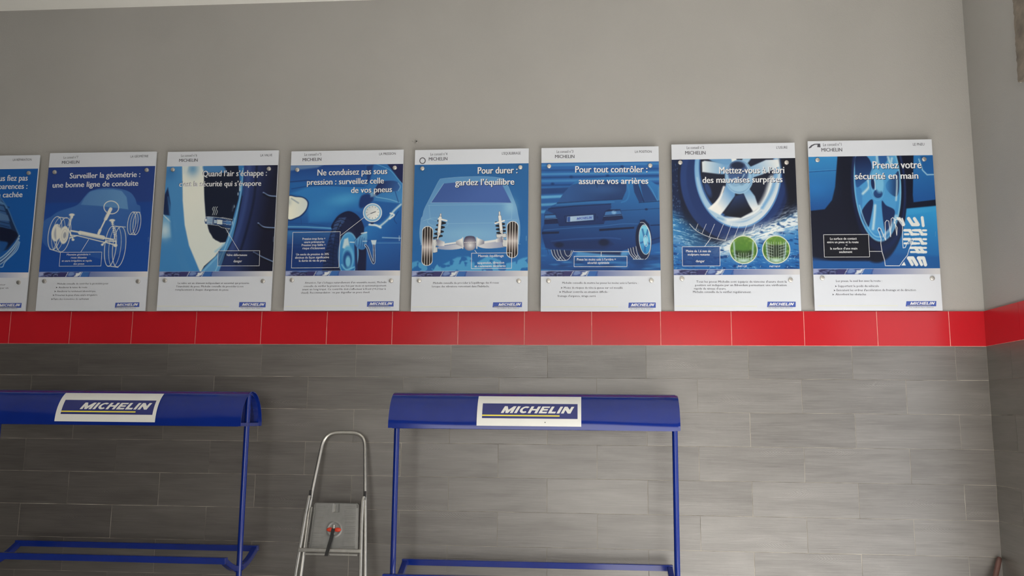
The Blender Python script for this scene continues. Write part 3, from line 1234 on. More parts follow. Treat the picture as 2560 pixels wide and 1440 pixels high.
# ---- poster: le pneu -------------------------------------------------------
def art_pneu(a):
    a.mix(np.ones(len(a.X)), (13, 19, 42))
    a.poly([(40, 170), (286, 170), (268, 420), (245, 520), (190, 590), (60, 605)], lin((52, 138, 205), (24, 78, 150), (150, 200), (170, 600)), 5)
    a.glow(120, 430, 110, 80, (40, 125, 205), alpha=0.5)
    a.line([(55, 307), (274, 292)], 4, (16, 60, 125), 2)
    a.line([(55, 301), (274, 286)], 3, (95, 170, 225), 2, alpha=0.7)
    a.poly([(850, 170), (1020, 170), (1045, 560), (800, 590), (860, 480)], (14, 22, 46), 5)
    a.poly([(865, 170), (1020, 170), (1036, 480), (1036, 515), (868, 535), (862, 480)], lin((44, 120, 190), (26, 84, 158), (900, 200), (920, 520)), 4)
    a.line([(905, 205), (935, 290), (970, 325), (1030, 322)], 9, (150, 195, 228), 3)
    a.poly([(915, 185), (1012, 178), (1020, 318), (965, 312), (940, 280)], (30, 96, 168), 3)
    a.poly([(800, 585), (1045, 562), (1090, 1060), (90, 1060), (100, 985), (520, 990), (700, 900), (780, 760)], lin((46, 148, 215), (24, 84, 158), (900, 590), (800, 1050)), 5)
    a.poly([(95, 960), (250, 990), (560, 985), (690, 930), (1080, 950), (1090, 1060), (95, 1060)], (26, 84, 155), 14, alpha=0.75)
    a.poly([(790, 590), (1040, 562), (1043, 600), (800, 640)], (62, 160, 220), 8, alpha=0.5)
    # tyre
    a.ell(566, 440, 250, 560, (12, 18, 40), rot=-3, soft=5)
    a.ell(600, 420, 208, 500, lin((28, 50, 105), (16, 26, 62), (780, 300), (450, 700)), rot=-4, soft=8)
    a.ell(604, 410, 190, 455, (14, 22, 50), rot=-4, soft=5)
    # rim and its wide spokes
    a.ell(592, 400, 180, 438, (120, 185, 228), rot=-4, soft=3)
    a.ell(589, 398, 171, 427, lin((92, 172, 226), (58, 138, 205), (430, 200), (700, 700)), rot=-4, soft=3)
    a.ell(580, 380, 160, 400, (74, 152, 214), rot=-4, soft=3)
    dk = lin((20, 36, 78), (40, 92, 160), (500, 200), (520, 420))
    a.poly([(424, 190), (500, 180), (546, 250), (530, 340), (470, 400), (430, 420), (420, 300)], dk, 4, True)
    a.poly([(600, 172), (680, 172), (640, 250), (610, 240)], (40, 92, 160), 5, True)
    a.poly([(720, 330), (752, 300), (757, 420), (740, 490), (690, 470), (655, 420), (665, 380)], lin((58, 130, 195), (22, 44, 92), (660, 400), (755, 400)), 4, True)
    a.poly([(470, 610), (535, 520), (560, 540), (535, 690), (520, 725), (490, 690)], (20, 38, 82), 4, True)
    a.poly([(625, 530), (660, 560), (725, 600), (705, 690), (660, 760), (640, 700)], (22, 44, 92), 4, True)
    a.poly([(430, 430), (470, 440), (475, 560), (462, 600), (440, 520)], (62, 132, 198), 5, True)
    a.line([(480, 470), (525, 420), (520, 370)], 16, (190, 220, 235), 8, True)
    a.line([(575, 560), (570, 640), (560, 740)], 14, (205, 228, 238), 9, True)
    a.line([(740, 340), (740, 430), (735, 520)], 10, (200, 226, 238), 7, True)
    a.line([(585, 185), (590, 260), (575, 300)], 14, (180, 215, 235), 8, True)
    a.line([(670, 190), (690, 240), (700, 200)], 14, (190, 220, 236), 8, True)
    a.line([(455, 560), (500, 690), (570, 790), (640, 800)], 8, (135, 195, 232), 5, True)
    a.line([(640, 790), (700, 730), (735, 640)], 16, (205, 228, 240), 10, True, alpha=0.8)
    a.ell(588, 395, 62, 128, (96, 170, 222), rot=-4, soft=4)
    a.ell(588, 395, 55, 118, (60, 136, 200), rot=-4, soft=3, w=4)
    a.ell(556, 395, 14, 42, (20, 40, 86), rot=-8, soft=3)
    a.ell(596, 470, 34, 34, (30, 66, 122), soft=4)
    a.ell(608, 400, 30, 62, (116, 186, 230), soft=8)
    a.line([(566, 330), (572, 380), (575, 440)], 5, (200, 225, 238), 3)
    a.ell(608, 745, 8, 12, (26, 50, 100), soft=3)
    # white tread print
    tw = (222, 228, 232)
    a.poly([(735, 650), (768, 650), (803, 718), (782, 718)], tw, 1.5)
    for q, w in (([(832, 660), (862, 706), (896, 706)], 26), ([(876, 660), (906, 706)], 24), ([(782, 660), (800, 706)], 12), ([(935, 652), (944, 714)], 22)):
        a.line(q, w, tw, 1.5)
    for y0, y1, xs in ((744, 786, (802, 880)), (812, 856, (800, 884)), (878, 922, (850, 888))):
        for x in xs:
            xe = min(x + 88, 966)
            a.line([(x, y0 + 6), (x + 42, y0 + 6)], 20, tw, 1.5)
            a.line([(x + 34, y0 + 6), (x + 60, y1 - 6)], 22, tw, 1.5)
            a.line([(x + 52, y1 - 6), (xe, y1 - 6)], 20, tw, 1.5)
            a.line([(x + 2, y1 - 6), (x + 30, y1 - 6)], 16, tw, 1.5)
            a.line([(x + 62, y0 + 6), (xe, y0 + 6)], 16, tw, 1.5)
    for q, w in (([(834, 962), (866, 962), (896, 1012)], 26), ([(834, 962), (862, 1012)], 23), ([(910, 962), (948, 962), (964, 1014)], 26), ([(910, 962), (934, 1012)], 23)):
        a.line(q, w, tw, 1.5)
    a.poly([(778, 1020), (800, 990), (814, 1020)], tw, 1.5)
    # the outlined hand
    hand = [(656, 1022), (650, 980), (630, 915), (620, 850), (622, 815), (608, 770), (597, 745), (603, 730), (617, 736), (640, 790), (657, 826),
            (655, 770), (652, 690), (664, 673), (680, 680), (695, 800), (697, 720), (698, 662), (710, 652), (724, 665), (738, 760), (742, 788), (745, 730),
            (722, 690), (735, 665), (765, 670), (786, 690), (786, 780), (788, 850), (792, 885), (808, 882), (820, 850), (845, 818), (868, 815), (868, 830), (838, 895), (825, 940),
            (790, 985), (765, 1022)]
    a.poly(hand, (30, 70, 130), 1.5, alpha=0.25)
    a.line(hand, 4.4, (235, 239, 242), 1.4, closed=True)
    a.poly([(181, 785), (525, 782), (535, 955), (188, 957)], (14, 16, 30), 1)
    a.line([(1038, 760), (1038, 795)], 4, (120, 165, 210), 2, alpha=0.6)


P = Poster(2.0787, 2.7894, 2.1361, 3.1493, [(57, 72), (1002, 55), (1100, 1366), (117, 1369)], (222, 225, 231),
           'rightmost wall poster, LE PNEU, blue wheel with outlined hand and white tread print')
P.grid('picture', -P.W / 2, P.W / 2, 183, 1044, art_pneu, (20, 60, 120), 340)
P.strip(1046, 1089)
P.header(('Le conseil n°1', 175, 109, 315, 106, 20), (162, 151, 321, 149, 27), ('LE PNEU', 860, 104, 947, 103, 20))
P.patch('emblem', [(66, 120), (84, 102), (108, 92), (152, 90), (155, 118), (130, 117), (132, 98), (112, 99), (92, 110), (84, 121), (66, 128)], ink_dark, 2)
P.text('title', [('Prenez votre', 554, 279, 927, 275, 50), ('sécurité en main', 417, 361, 904, 355, 44)], ink_white, 5, 0.02, shadow=(4, 4))
P.callout([(181, 785), (525, 782), (535, 955), (188, 957)],
          [('La surface de contact', 231, 824, 436, 822, 16), ('entre un pneu et la route', 209, 850, 449, 849, 16), ('=', 351, 872, 364, 872, 15),
           ("la surface d'une main", 233, 899, 440, 898, 16), ('seulement', 301, 925, 402, 924, 16)], [[(537, 912), (628, 912)]])
P.text('body_text', [('Les pneus, le seul lien avec la route :', 278, 1148, 632, 1146, 15), ('Supportent le poids du véhicule', 294, 1187, 608, 1186, 15),
                     ("Exécutent les ordres d'accélération de freinage et de direction", 284, 1219, 892, 1216, 15), ('Absorbent les obstacles', 275, 1251, 510, 1250, 15)],
       ink_dark, 3, 0.008, res=1, arrows=[(270, 1181), (260, 1213), (250, 1245)])
P.screws([(131, 217), (944, 209), (173, 1120), (1016, 1119)])
P.logo([(820, 1295), (1050, 1293), (1049, 1333), (815, 1335)], (848, 1322, 1041, 1320, 21), (842, 1347, 1032, 1345, 8), [(140, 1332), (755, 1329)])


# ---- poster: l'usure -------------------------------------------------------
def art_usure(a):
    a.mix(np.ones(len(a.X)), (15, 24, 50))
    a.poly([(60, 160), (140, 160), (110, 420), (160, 640), (60, 620)], (18, 34, 72), 10)
    for i in range(60):
        x, y = a.r.uniform(60, 130), a.r.uniform(200, 620)
        a.ell(x, y, a.r.uniform(1, 3), a.r.uniform(2, 8), (110, 150, 195), soft=2, alpha=0.5)
    # tyre wall
    a.ell(560, 330, 450, 510, (18, 26, 52), soft=4)
    a.ell(560, 330, 430, 490, lin((34, 62, 122), (22, 38, 84), (200, 300), (800, 700)), soft=6)
    a.ell(570, 320, 392, 460, (28, 52, 108), soft=8)
    # rim
    a.ell(582, 270, 342, 452, (88, 140, 200), soft=3)
    a.ell(580, 266, 334, 444, lin((120, 172, 220), (206, 220, 232), (260, 200), (760, 640)), soft=3)
    a.line([(262, 330), (300, 470), (380, 590), (500, 665)], 10, (165, 200, 228), 6, True)
    a.ell(576, 250, 300, 408, (52, 96, 160), soft=4)
    a.ell(574, 244, 288, 394, (24, 30, 52), soft=5)
    a.line([(420, 640), (520, 668), (640, 662), (760, 590)], 12, (120, 165, 212), 7, True)
    a.line([(500, 660), (600, 640), (720, 590), (800, 480), (850, 330)], 44, (222, 232, 240), 18, True)
    a.line([(770, 560), (850, 420), (885, 260), (880, 180)], 26, (120, 170, 218), 10, True)
    # spokes
    sp = lin((218, 228, 236), (116, 166, 214), (300, 240), (480, 240))
    a.poly([(300, 205), (320, 196), (520, 215), (520, 300), (440, 300), (302, 284)], sp, 5)
    a.poly([(330, 170), (560, 170), (560, 230), (470, 225), (380, 200)], (104, 156, 206), 6)
    a.poly([(525, 170), (565, 170), (590, 220), (545, 230)], (228, 234, 240), 6)
    a.poly([(620, 170), (690, 170), (640, 235), (600, 225)], (150, 190, 224), 6)
    a.poly([(655, 250), (800, 185), (905, 180), (905, 235), (800, 290), (680, 330)], lin((116, 168, 216), (222, 230, 238), (660, 300), (880, 200)), 5)
    a.poly([(490, 370), (560, 430), (555, 470), (470, 585), (440, 620), (345, 570), (400, 520), (465, 440)], lin((232, 236, 240), (110, 160, 212), (430, 560), (540, 470)), 5)
    a.line([(470, 400), (430, 500), (370, 565)], 16, (240, 242, 244), 7, True)
    a.poly([(620, 440), (660, 400), (712, 470), (735, 540), (770, 540), (700, 590), (660, 540)], lin((226, 232, 238), (116, 166, 214), (690, 570), (690, 420)), 5)
    a.poly([(560, 470), (620, 452), (668, 545), (690, 590), (600, 640), (470, 625)], lin((36, 56, 100), (16, 20, 36), (560, 480), (600, 600)), 6)
    a.ell(345, 420, 22, 60, (40, 66, 118), rot=-20, soft=8)
    a.ell(590, 320, 112, 134, (148, 190, 226), soft=4)
    a.ell(588, 316, 104, 124, (96, 140, 192), soft=5, w=5)
    a.ell(582, 290, 80, 92, (64, 92, 142), soft=8)
    a.ell(578, 230, 54, 28, (28, 38, 68), soft=8)
    a.ell(560, 360, 40, 36, (92, 130, 182), soft=6)
    a.ell(610, 350, 26, 36, (40, 62, 110), soft=6)
    a.line([(560, 330), (600, 345), (630, 300)], 8, (170, 200, 228), 5, True)
    a.ell(588, 395, 80, 40, (150, 192, 226), soft=10, alpha=0.7)
    # right side shadow and thrown water
    a.poly([(905, 165), (1040, 165), (1040, 520), (980, 560), (960, 420)], (12, 16, 34), 16)
    n1 = a.noise(46, 9, 1, -18) * 0.6 + a.noise(16, 5, 2, -24) * 0.4
    n2 = a.noise(70, 7, 5, 12) * 0.6 + a.noise(14, 6, 6, 22) * 0.4
    left = 1 / (1 + np.exp(-(a.Y - (600 + 0.75 * (a.X - 66) + 0.0 * a.X)) / 22))
    crest = np.interp(a.X, [60, 200, 420, 560, 700, 800, 900, 1060], [760, 880, 850, 812, 735, 710, 660, 590])
    water = 1 / (1 + np.exp(-(a.Y - crest + 26 * (n1 - 0.5)) / 12))
    a.mix(np.maximum(left * (a.X < 420), 0) * np.clip(1.2 - a.X / 420, 0, 1), (42, 118, 182))
    a.mix(np.maximum(left * (a.X < 420), 0) * np.clip((n2 - 0.5) * 3, 0, 1) * np.clip(1.3 - a.X / 380, 0, 1), (165, 205, 232))
    a.mix(water, lin((60, 130, 196), (24, 92, 166), (560, 740), (560, 1040)))
    foam = np.exp(-((a.Y - crest - 45) / 62) ** 2) * np.clip((n1 - 0.2) * 3.2, 0, 1)
    a.mix(foam * np.clip((a.X - 250) / 260, 0.2, 1), (226, 234, 240))
    wc = np.interp(a.X, [60, 420, 560, 700, 860, 1060], [930, 880, 840, 775, 730, 660])
    a.mix(np.exp(-((a.Y - wc) / 52) ** 2) * np.clip(0.35 + n1 * 1.0, 0, 1) * np.clip((a.X - 330) / 330, 0, 0.9), (228, 236, 241))
    a.mix(water * np.clip((n2 - 0.62) * 3.2, 0, 1) * np.clip((a.Y - 780) / 120, 0, 1), (128, 182, 224))
    a.mix(water * np.clip((a.noise(40, 12, 9, 10) - 0.62) * 3, 0, 1), (14, 58, 122))
    for i in range(120):
        x, y = a.r.uniform(70, 1050), a.r.uniform(600, 1030)
        if y > np.interp(x, [60, 420, 700, 1060], [620, 820, 720, 560]):
            l = a.r.uniform(3, 12)
            a.line([(x, y), (x - l * 0.4, y + l)], a.r.uniform(1.5, 4), (205, 224, 238), 1.6, alpha=0.75)
    a.mix(np.exp(-((a.X - 980) / 60) ** 2 - ((a.Y - 640) / 70) ** 2) * np.clip((n1 - 0.35) * 2, 0, 1), (206, 222, 236))
    # white wear marks
    a.line([(200, 690), (245, 738), (300, 770), (365, 795), (420, 808), (480, 818)], 3.4, (232, 236, 240), 1.5, True)
    for x0, y0, x1, y1 in ((265, 690, 248, 735), (330, 690, 295, 768), (395, 690, 350, 795), (465, 690, 414, 808), (528, 690, 478, 818), (590, 690, 545, 800),
                           (650, 690, 615, 780), (710, 690, 680, 762), (768, 690, 745, 740), (845, 685, 815, 712)):
        a.line([(x0, y0), (x1, y1)], 3, (232, 236, 240), 1.5)
    # the two round insets of worn and new tread
    for cx, cy, worn in ((620, 890, 1), (876, 888, 0)):
        a.ell(cx, cy, 110, 111, (214, 222, 205), soft=2)
        a.ell(cx, cy, 104, 105, lin((96, 138, 62), (60, 104, 44), (cx, cy - 90), (cx, cy + 60)), soft=2)
        m = np.hypot(a.X - cx, a.Y - cy) < 102
        a.mix(m * np.clip((a.noise(14, 20, 20 + worn) - 0.5) * 3, 0, 1), (132, 168, 78), 0.7)
        hh = 45 if worn else 92
        a.poly([(cx - 75, cy - hh * (0.4 if not worn else -0.1)), (cx + 75, cy - hh * (0.4 if not worn else -0.1)), (cx + 70, cy + 60), (cx - 70, cy + 60)], (26, 36, 32), 8, alpha=0.85)
        if worn:
            a.glow(cx, cy - 25, 60, 60, (80, 128, 52), alpha=0.9)
        for i in range(-3 if not worn else -2, 4 if not worn else 3):
            a.line([(cx + i * 19, cy + (-60 if not worn else 25)), (cx + i * 18, cy + 80)], 3.5, (196, 214, 206), 2, alpha=0.85)
        for i in range(-2, 4):
            if worn and i < 2:
                continue
            for sg in (-1, 1):
                a.line([(cx + sg * 25, cy + i * 22 + 8), (cx + sg * 78, cy + i * 22 - 8)], 3.5, (190, 208, 204), 2, alpha=0.8)
        for sg in (-1, 1):
            a.line([(cx + sg * 76, cy - 60), (cx + sg * 70, cy + 30), (cx + sg * 60, cy + 75)], 12, (176, 206, 220), 6, alpha=0.85)
        a.glow(cx, cy + 85, 60, 18, (196, 224, 232), alpha=0.85)
        mm = (np.hypot(a.X - cx, a.Y - cy) > 106) & (np.hypot(a.X - cx, a.Y - cy) < 118)
        a.ell(cx, cy, 107, 108, (220, 228, 215), w=5)
    a.poly([(140, 870), (435, 867), (435, 1017), (142, 1020)], (26, 60, 124), 1, alpha=0.75)


P = Poster(1.2781, 2.0023, 2.1344, 3.142, [(63, 72), (1027, 47), (1070, 1368), (76, 1370)], (218, 221, 227),
           'poster headed L\'USURE, car wheel splashing through water with two round green insets')
P.grid('picture', -P.W / 2, P.W / 2, 179, 1043, art_usure, (20, 40, 90), 340)
P.strip(1045, 1087)
P.header(('Le conseil n°2', 183, 106, 319, 103, 19), (170, 149, 329, 147, 27), ("L'USURE", 884, 97, 971, 95, 20))
P.text('title', [("Mettez-vous à l’abri", 433, 295, 945, 288, 47), ('des mauvaises surprises', 303, 370, 930, 358, 43)], ink_white, 5, 0.02, shadow=(4, 4))
P.callout([(141, 869), (434, 867), (435, 1017), (142, 1019)],
          [('Moins de 1,6 mm de', 171, 911, 364, 911, 17), ('sculpture restante', 183, 937, 354, 937, 16), ('danger', 246, 989, 315, 989, 17)], [[(365, 800), (316, 866)]])
P.text('inset_caption', [('PNEU USÉ', 573, 1026, 645, 1026, 13), ('PNEU NEUF', 821, 1026, 905, 1026, 13)], ink_white, 3, 0.006, 0.25, res=1)
P.text('body_text', [("Tous les pneus Michelin sont équipés de témoins d'usure dont la", 249, 1149, 957, 1147, 15), ('position est indiquée par un Bibendum permettant une vérification', 240, 1176, 956, 1174, 15),
                     ("rapide du niveau d'usure.", 231, 1203, 482, 1203, 15), ('Michelin conseille de le vérifier régulièrement.', 222, 1229, 678, 1229, 15)], ink_dark, 3, 0.008, res=1)
P.screws([(130, 214), (961, 206), (138, 1120), (987, 1127)])
P.logo([(805, 1296), (1026, 1296), (1025, 1338), (800, 1339)], (818, 1326, 1014, 1325, 21), (810, 1350, 1003, 1349, 8), [(85, 1333), (720, 1333)])


# ---- poster: la position ---------------------------------------------------
def art_position(a):
    a.mix(np.ones(len(a.X)), lin((40, 100, 172), (26, 72, 138), (500, 210), (500, 1050)))
    for y, h, c, al in ((222, 16, (72, 140, 202), .7), (262, 12, (24, 66, 130), .7), (292, 16, (74, 146, 206), .8), (318, 10, (22, 56, 116), .8), (345, 18, (66, 136, 198), .8), (378, 12, (22, 60, 122), .8),
                        (400, 12, (58, 126, 190), .6)):
        a.line([(60, y + 14), (1000, y - 10)], h, c, 6, alpha=al)
    for y, h, c, al in ((440, 46, (26, 58, 116), .8), (486, 22, (96, 170, 220), .9), (512, 14, (34, 90, 158), .8), (545, 20, (92, 166, 216), .8), (572, 14, (26, 72, 140), .8), (600, 24, (78, 152, 208), .8), (640, 30, (34, 92, 160), .8)):
        a.line([(60, y), (330, y - 14)], h, c, 6, alpha=al)
    for x, y in ((305, 324), (590, 312), (705, 238), (160, 380)):
        a.ell(x, y, 14, 10, (20, 52, 108), soft=5, alpha=0.8)
    # ground
    a.mix(1 / (1 + np.exp(-(a.Y - 850) / 14)), lin((34, 100, 174), (22, 66, 132), (500, 860), (500, 1050)))
    a.mix(np.clip((a.noise(90, 16, 4) - 0.55) * 3, 0, 1) * (a.Y > 880), (64, 138, 200), 0.6)
    a.mix(np.clip((a.noise(120, 30, 7) - 0.5) * 3, 0, 1) * (a.Y > 930), (20, 52, 104), 0.7)
    a.poly([(360, 905), (760, 905), (740, 950), (330, 950)], (92, 160, 214), 12, alpha=0.7)
    a.poly([(110, 890), (700, 905), (690, 935), (560, 930), (300, 900)], (18, 42, 90), 8)
    # body
    body = [(96, 612), (110, 578), (140, 556), (190, 535), (240, 466), (300, 392), (345, 356), (440, 336), (600, 322), (720, 318), (850, 328), (930, 350), (985, 385), (1010, 400), (1010, 830), (935, 852), (900, 860),
            (860, 885), (745, 890), (700, 900), (540, 898), (300, 894), (140, 890), (106, 880), (82, 800), (76, 745), (92, 700)]
    a.poly(body, lin((44, 116, 184), (20, 50, 108), (600, 340), (560, 880)), 3)
    a.poly([(990, 395), (1010, 400), (1010, 500), (985, 505)], (70, 130, 185), 5)
    # cabin glass
    a.poly([(196, 530), (250, 446), (312, 384), (440, 362), (600, 356), (742, 372), (736, 430), (706, 496), (500, 508), (330, 520)], lin((42, 84, 146), (30, 58, 110), (300, 400), (600, 500)), 3)
    a.glow(560, 420, 140, 40, (58, 104, 164), alpha=0.5)
    a.line([(505, 358), (508, 410)], 2.5, (18, 34, 70))
    a.line([(196, 530), (330, 520), (500, 508), (706, 496)], 4, (20, 40, 82), 2)
    a.poly([(790, 376), (822, 376), (873, 512), (838, 520), (800, 440)], (30, 60, 114), 3)
    a.poly([(845, 365), (890, 362), (980, 505), (876, 514)], (34, 68, 124), 3)
    a.line([(825, 372), (876, 516)], 6, (18, 36, 76), 2)
    a.line([(890, 352), (940, 420), (985, 510)], 5, (72, 140, 200), 2)
    a.line([(838, 522), (1005, 508)], 5, (18, 40, 84), 2)
    a.line([(742, 372), (760, 440), (742, 500), (700, 520)], 8, (50, 120, 188), 5, True)
    # boot
    a.poly([(115, 590), (150, 560), (615, 534), (620, 560), (560, 690), (214, 708), (185, 620)], lin((30, 60, 116), (24, 46, 98), (380, 550), (380, 700)), 4)
    a.line([(130, 576), (330, 552), (615, 534)], 7, (20, 40, 86), 3)
    a.line([(190, 545), (450, 524), (640, 518)], 8, (64, 132, 192), 5, alpha=0.6)
    a.line([(560, 690), (214, 708)], 3, (16, 32, 70))
    a.line([(185, 620), (212, 706)], 3, (16, 32, 70))
    a.line([(252, 632), (495, 614), (490, 668), (262, 684)], 4, (18, 34, 74), 2, closed=True)
    a.poly([(274, 636), (478, 620), (480, 660), (272, 677)], lin((170, 196, 224), (126, 162, 206), (280, 640), (470, 660)), 1.5)
    a.poly([(276, 638), (298, 636), (297, 674), (275, 676)], (46, 84, 156), 1.5)
    a.ell(510, 640, 8, 9, (22, 44, 92), soft=2)
    # lamps
    for q in ([(98, 622), (184, 614), (206, 690), (97, 697)], [(570, 590), (598, 578), (690, 575), (713, 650), (652, 662), (548, 666)]):
        a.poly(q, (22, 36, 78), 2.5)
    a.poly([(100, 628), (182, 622), (190, 645), (99, 650)], (64, 118, 180), 3)
    a.poly([(574, 596), (688, 582), (700, 612), (566, 624)], (60, 112, 174), 3)
    a.line([(97, 656), (196, 650)], 3, (90, 140, 196))
    a.line([(560, 632), (706, 620)], 3, (84, 134, 192))
    a.ell(640, 600, 18, 14, (120, 168, 214), soft=5)
    # bumper
    a.line([(92, 742), (340, 722), (560, 708), (700, 690), (850, 690)], 4, (56, 110, 172), 3, True)
    a.poly([(524, 730), (800, 712), (798, 726), (526, 748)], (18, 32, 68), 2)
    a.poly([(78, 756), (212, 752), (210, 768), (78, 774)], (18, 32, 68), 2)
    a.line([(150, 830), (320, 812), (580, 800), (690, 808)], 7, (40, 80, 146), 5, True)
    a.poly([(142, 832), (300, 826), (600, 812), (640, 850), (560, 890), (200, 886)], (20, 42, 92), 9, alpha=0.8)
    a.ell(212, 856, 34, 20, (14, 28, 64), soft=7)
    a.ell(560, 836, 40, 26, (14, 28, 64), soft=8)
    a.line([(120, 890), (128, 930)], 2, (16, 36, 80))
    # flank
    a.line([(640, 590), (780, 580), (1000, 566)], 3, (18, 44, 94), 2)
    a.ell(895, 574, 12, 8, (22, 44, 90), soft=3)
    a.line([(930, 700), (1005, 696)], 8, (18, 40, 86), 3)
    a.poly([(845, 660), (880, 655), (915, 690), (935, 780), (932, 860), (850, 880)], (16, 30, 66), 5)
    a.line([(925, 820), (1005, 795)], 8, (20, 44, 92), 4)
    # wheels with white outlines
    a.ell(872, 820, 62, 148, (20, 30, 62), rot=-4, soft=3)
    a.poly([(750, 885), (812, 866), (840, 960), (800, 966), (770, 940)], (22, 38, 80), 3)
    a.ell(884, 812, 46, 116, lin((120, 200, 232), (44, 130, 196), (870, 720), (900, 900)), rot=-4, soft=3)
    for t in range(5):
        an = math.radians(t * 72 + 20)
        a.line([(886 + 8 * math.cos(an), 822 + 22 * math.sin(an)), (884 + 36 * math.cos(an), 812 + 96 * math.sin(an))], 13, (30, 84, 150), 4, alpha=0.75)
    a.ell(888, 822, 14, 34, (140, 208, 236), soft=3)
    wl = (224, 232, 238)
    a.ell(884, 812, 46, 116, wl, rot=-4, w=3.6)
    a.ell(890, 822, 16, 44, wl, rot=-4, w=3)
    a.ell(868, 822, 60, 146, wl, rot=-4, w=3.6, a0=-100, a1=85)
    a.line([(790, 966), (872, 966)], 3.4, wl)
    for x0, x1 in ((752, 800), (770, 822), (790, 840), (812, 852)):
        a.line([(x0, 884 - (x0 - 752) * 0.3), (x0 + 12, 925), (x1, 965)], 3.4, wl, 1.5, True)
    a.poly([(148, 895), (320, 900), (300, 960), (270, 976), (200, 976), (165, 940)], (24, 42, 86), 3)
    for x0, x1 in ((150, 196), (172, 216), (195, 240), (218, 262)):
        a.line([(x0, 895), (x0 + 14, 940), (x1, 976)], 3.4, wl, 1.5, True)
    a.line([(196, 977), (268, 976), (298, 950), (322, 900)], 3.4, wl, 1.5, True)
    a.line([(252, 897), (262, 930), (282, 945), (300, 930), (308, 900)], 3.2, wl, 1.5, True)
    a.line([(225, 950), (208, 975)], 3, wl)
    a.line([(826, 936), (808, 962)], 3, wl)


P = Poster(0.4966, 1.2020, 2.131, 3.1325, [(72, 100), (993, 75), (1010, 1374), (70, 1374)], (214, 217, 223),
           'poster headed LA POSITION, rear view of a dark blue saloon car')
P.grid('picture', -P.W / 2, P.W / 2, 206, 1056, art_position, (30, 80, 150), 340)
P.strip(1058, 1100)
P.header(('Le conseil n°3', 191, 137, 321, 134, 19), (178, 178, 330, 176, 26), ('LA POSITION', 806, 130, 938, 127, 19), [(95, 196), (340, 190)])
P.text('title', [('Pour tout contrôler :', 336, 290, 905, 282, 46), ('assurez vos arrières', 364, 380, 911, 373, 44)], ink_white, 5, 0.02, shadow=(2, 3))
P.text('number_plate_text', [(LOGO, 348, 660, 470, 650, 18)], ink_blue, 3, 0.02, 0.3, res=1)
P.callout([(329, 945), (742, 943), (742, 1024), (328, 1026)],
          [("Pneus les moins usés à l'arrière =", 351, 978, 655, 977, 17), ('sécurité optimisée', 433, 1004, 603, 1003, 17)], [[(325, 909), (755, 908)], [(540, 909), (539, 942)]])
P.text('body_text', [("Michelin conseille de mettre les pneus les moins usés à l'arrière :", 237, 1159, 830, 1159, 14), ('Moins de risques de tête-à-queue sur sol mouillé', 249, 1197, 708, 1197, 14),
                     ('Meilleur contrôle en situation difficile :', 238, 1229, 600, 1229, 14), ("freinage d'urgence, virage serré", 201, 1261, 498, 1261, 14)],
       ink_dark, 3, 0.008, res=1, arrows=[(226, 1191), (214, 1223)])
P.screws([(132, 244), (926, 231), (131, 1137), (934, 1134)])
P.logo([(755, 1305), (967, 1304), (967, 1345), (752, 1346)], (772, 1333, 958, 1332, 21), (762, 1358, 948, 1357, 8), [(80, 1338), (670, 1337)])


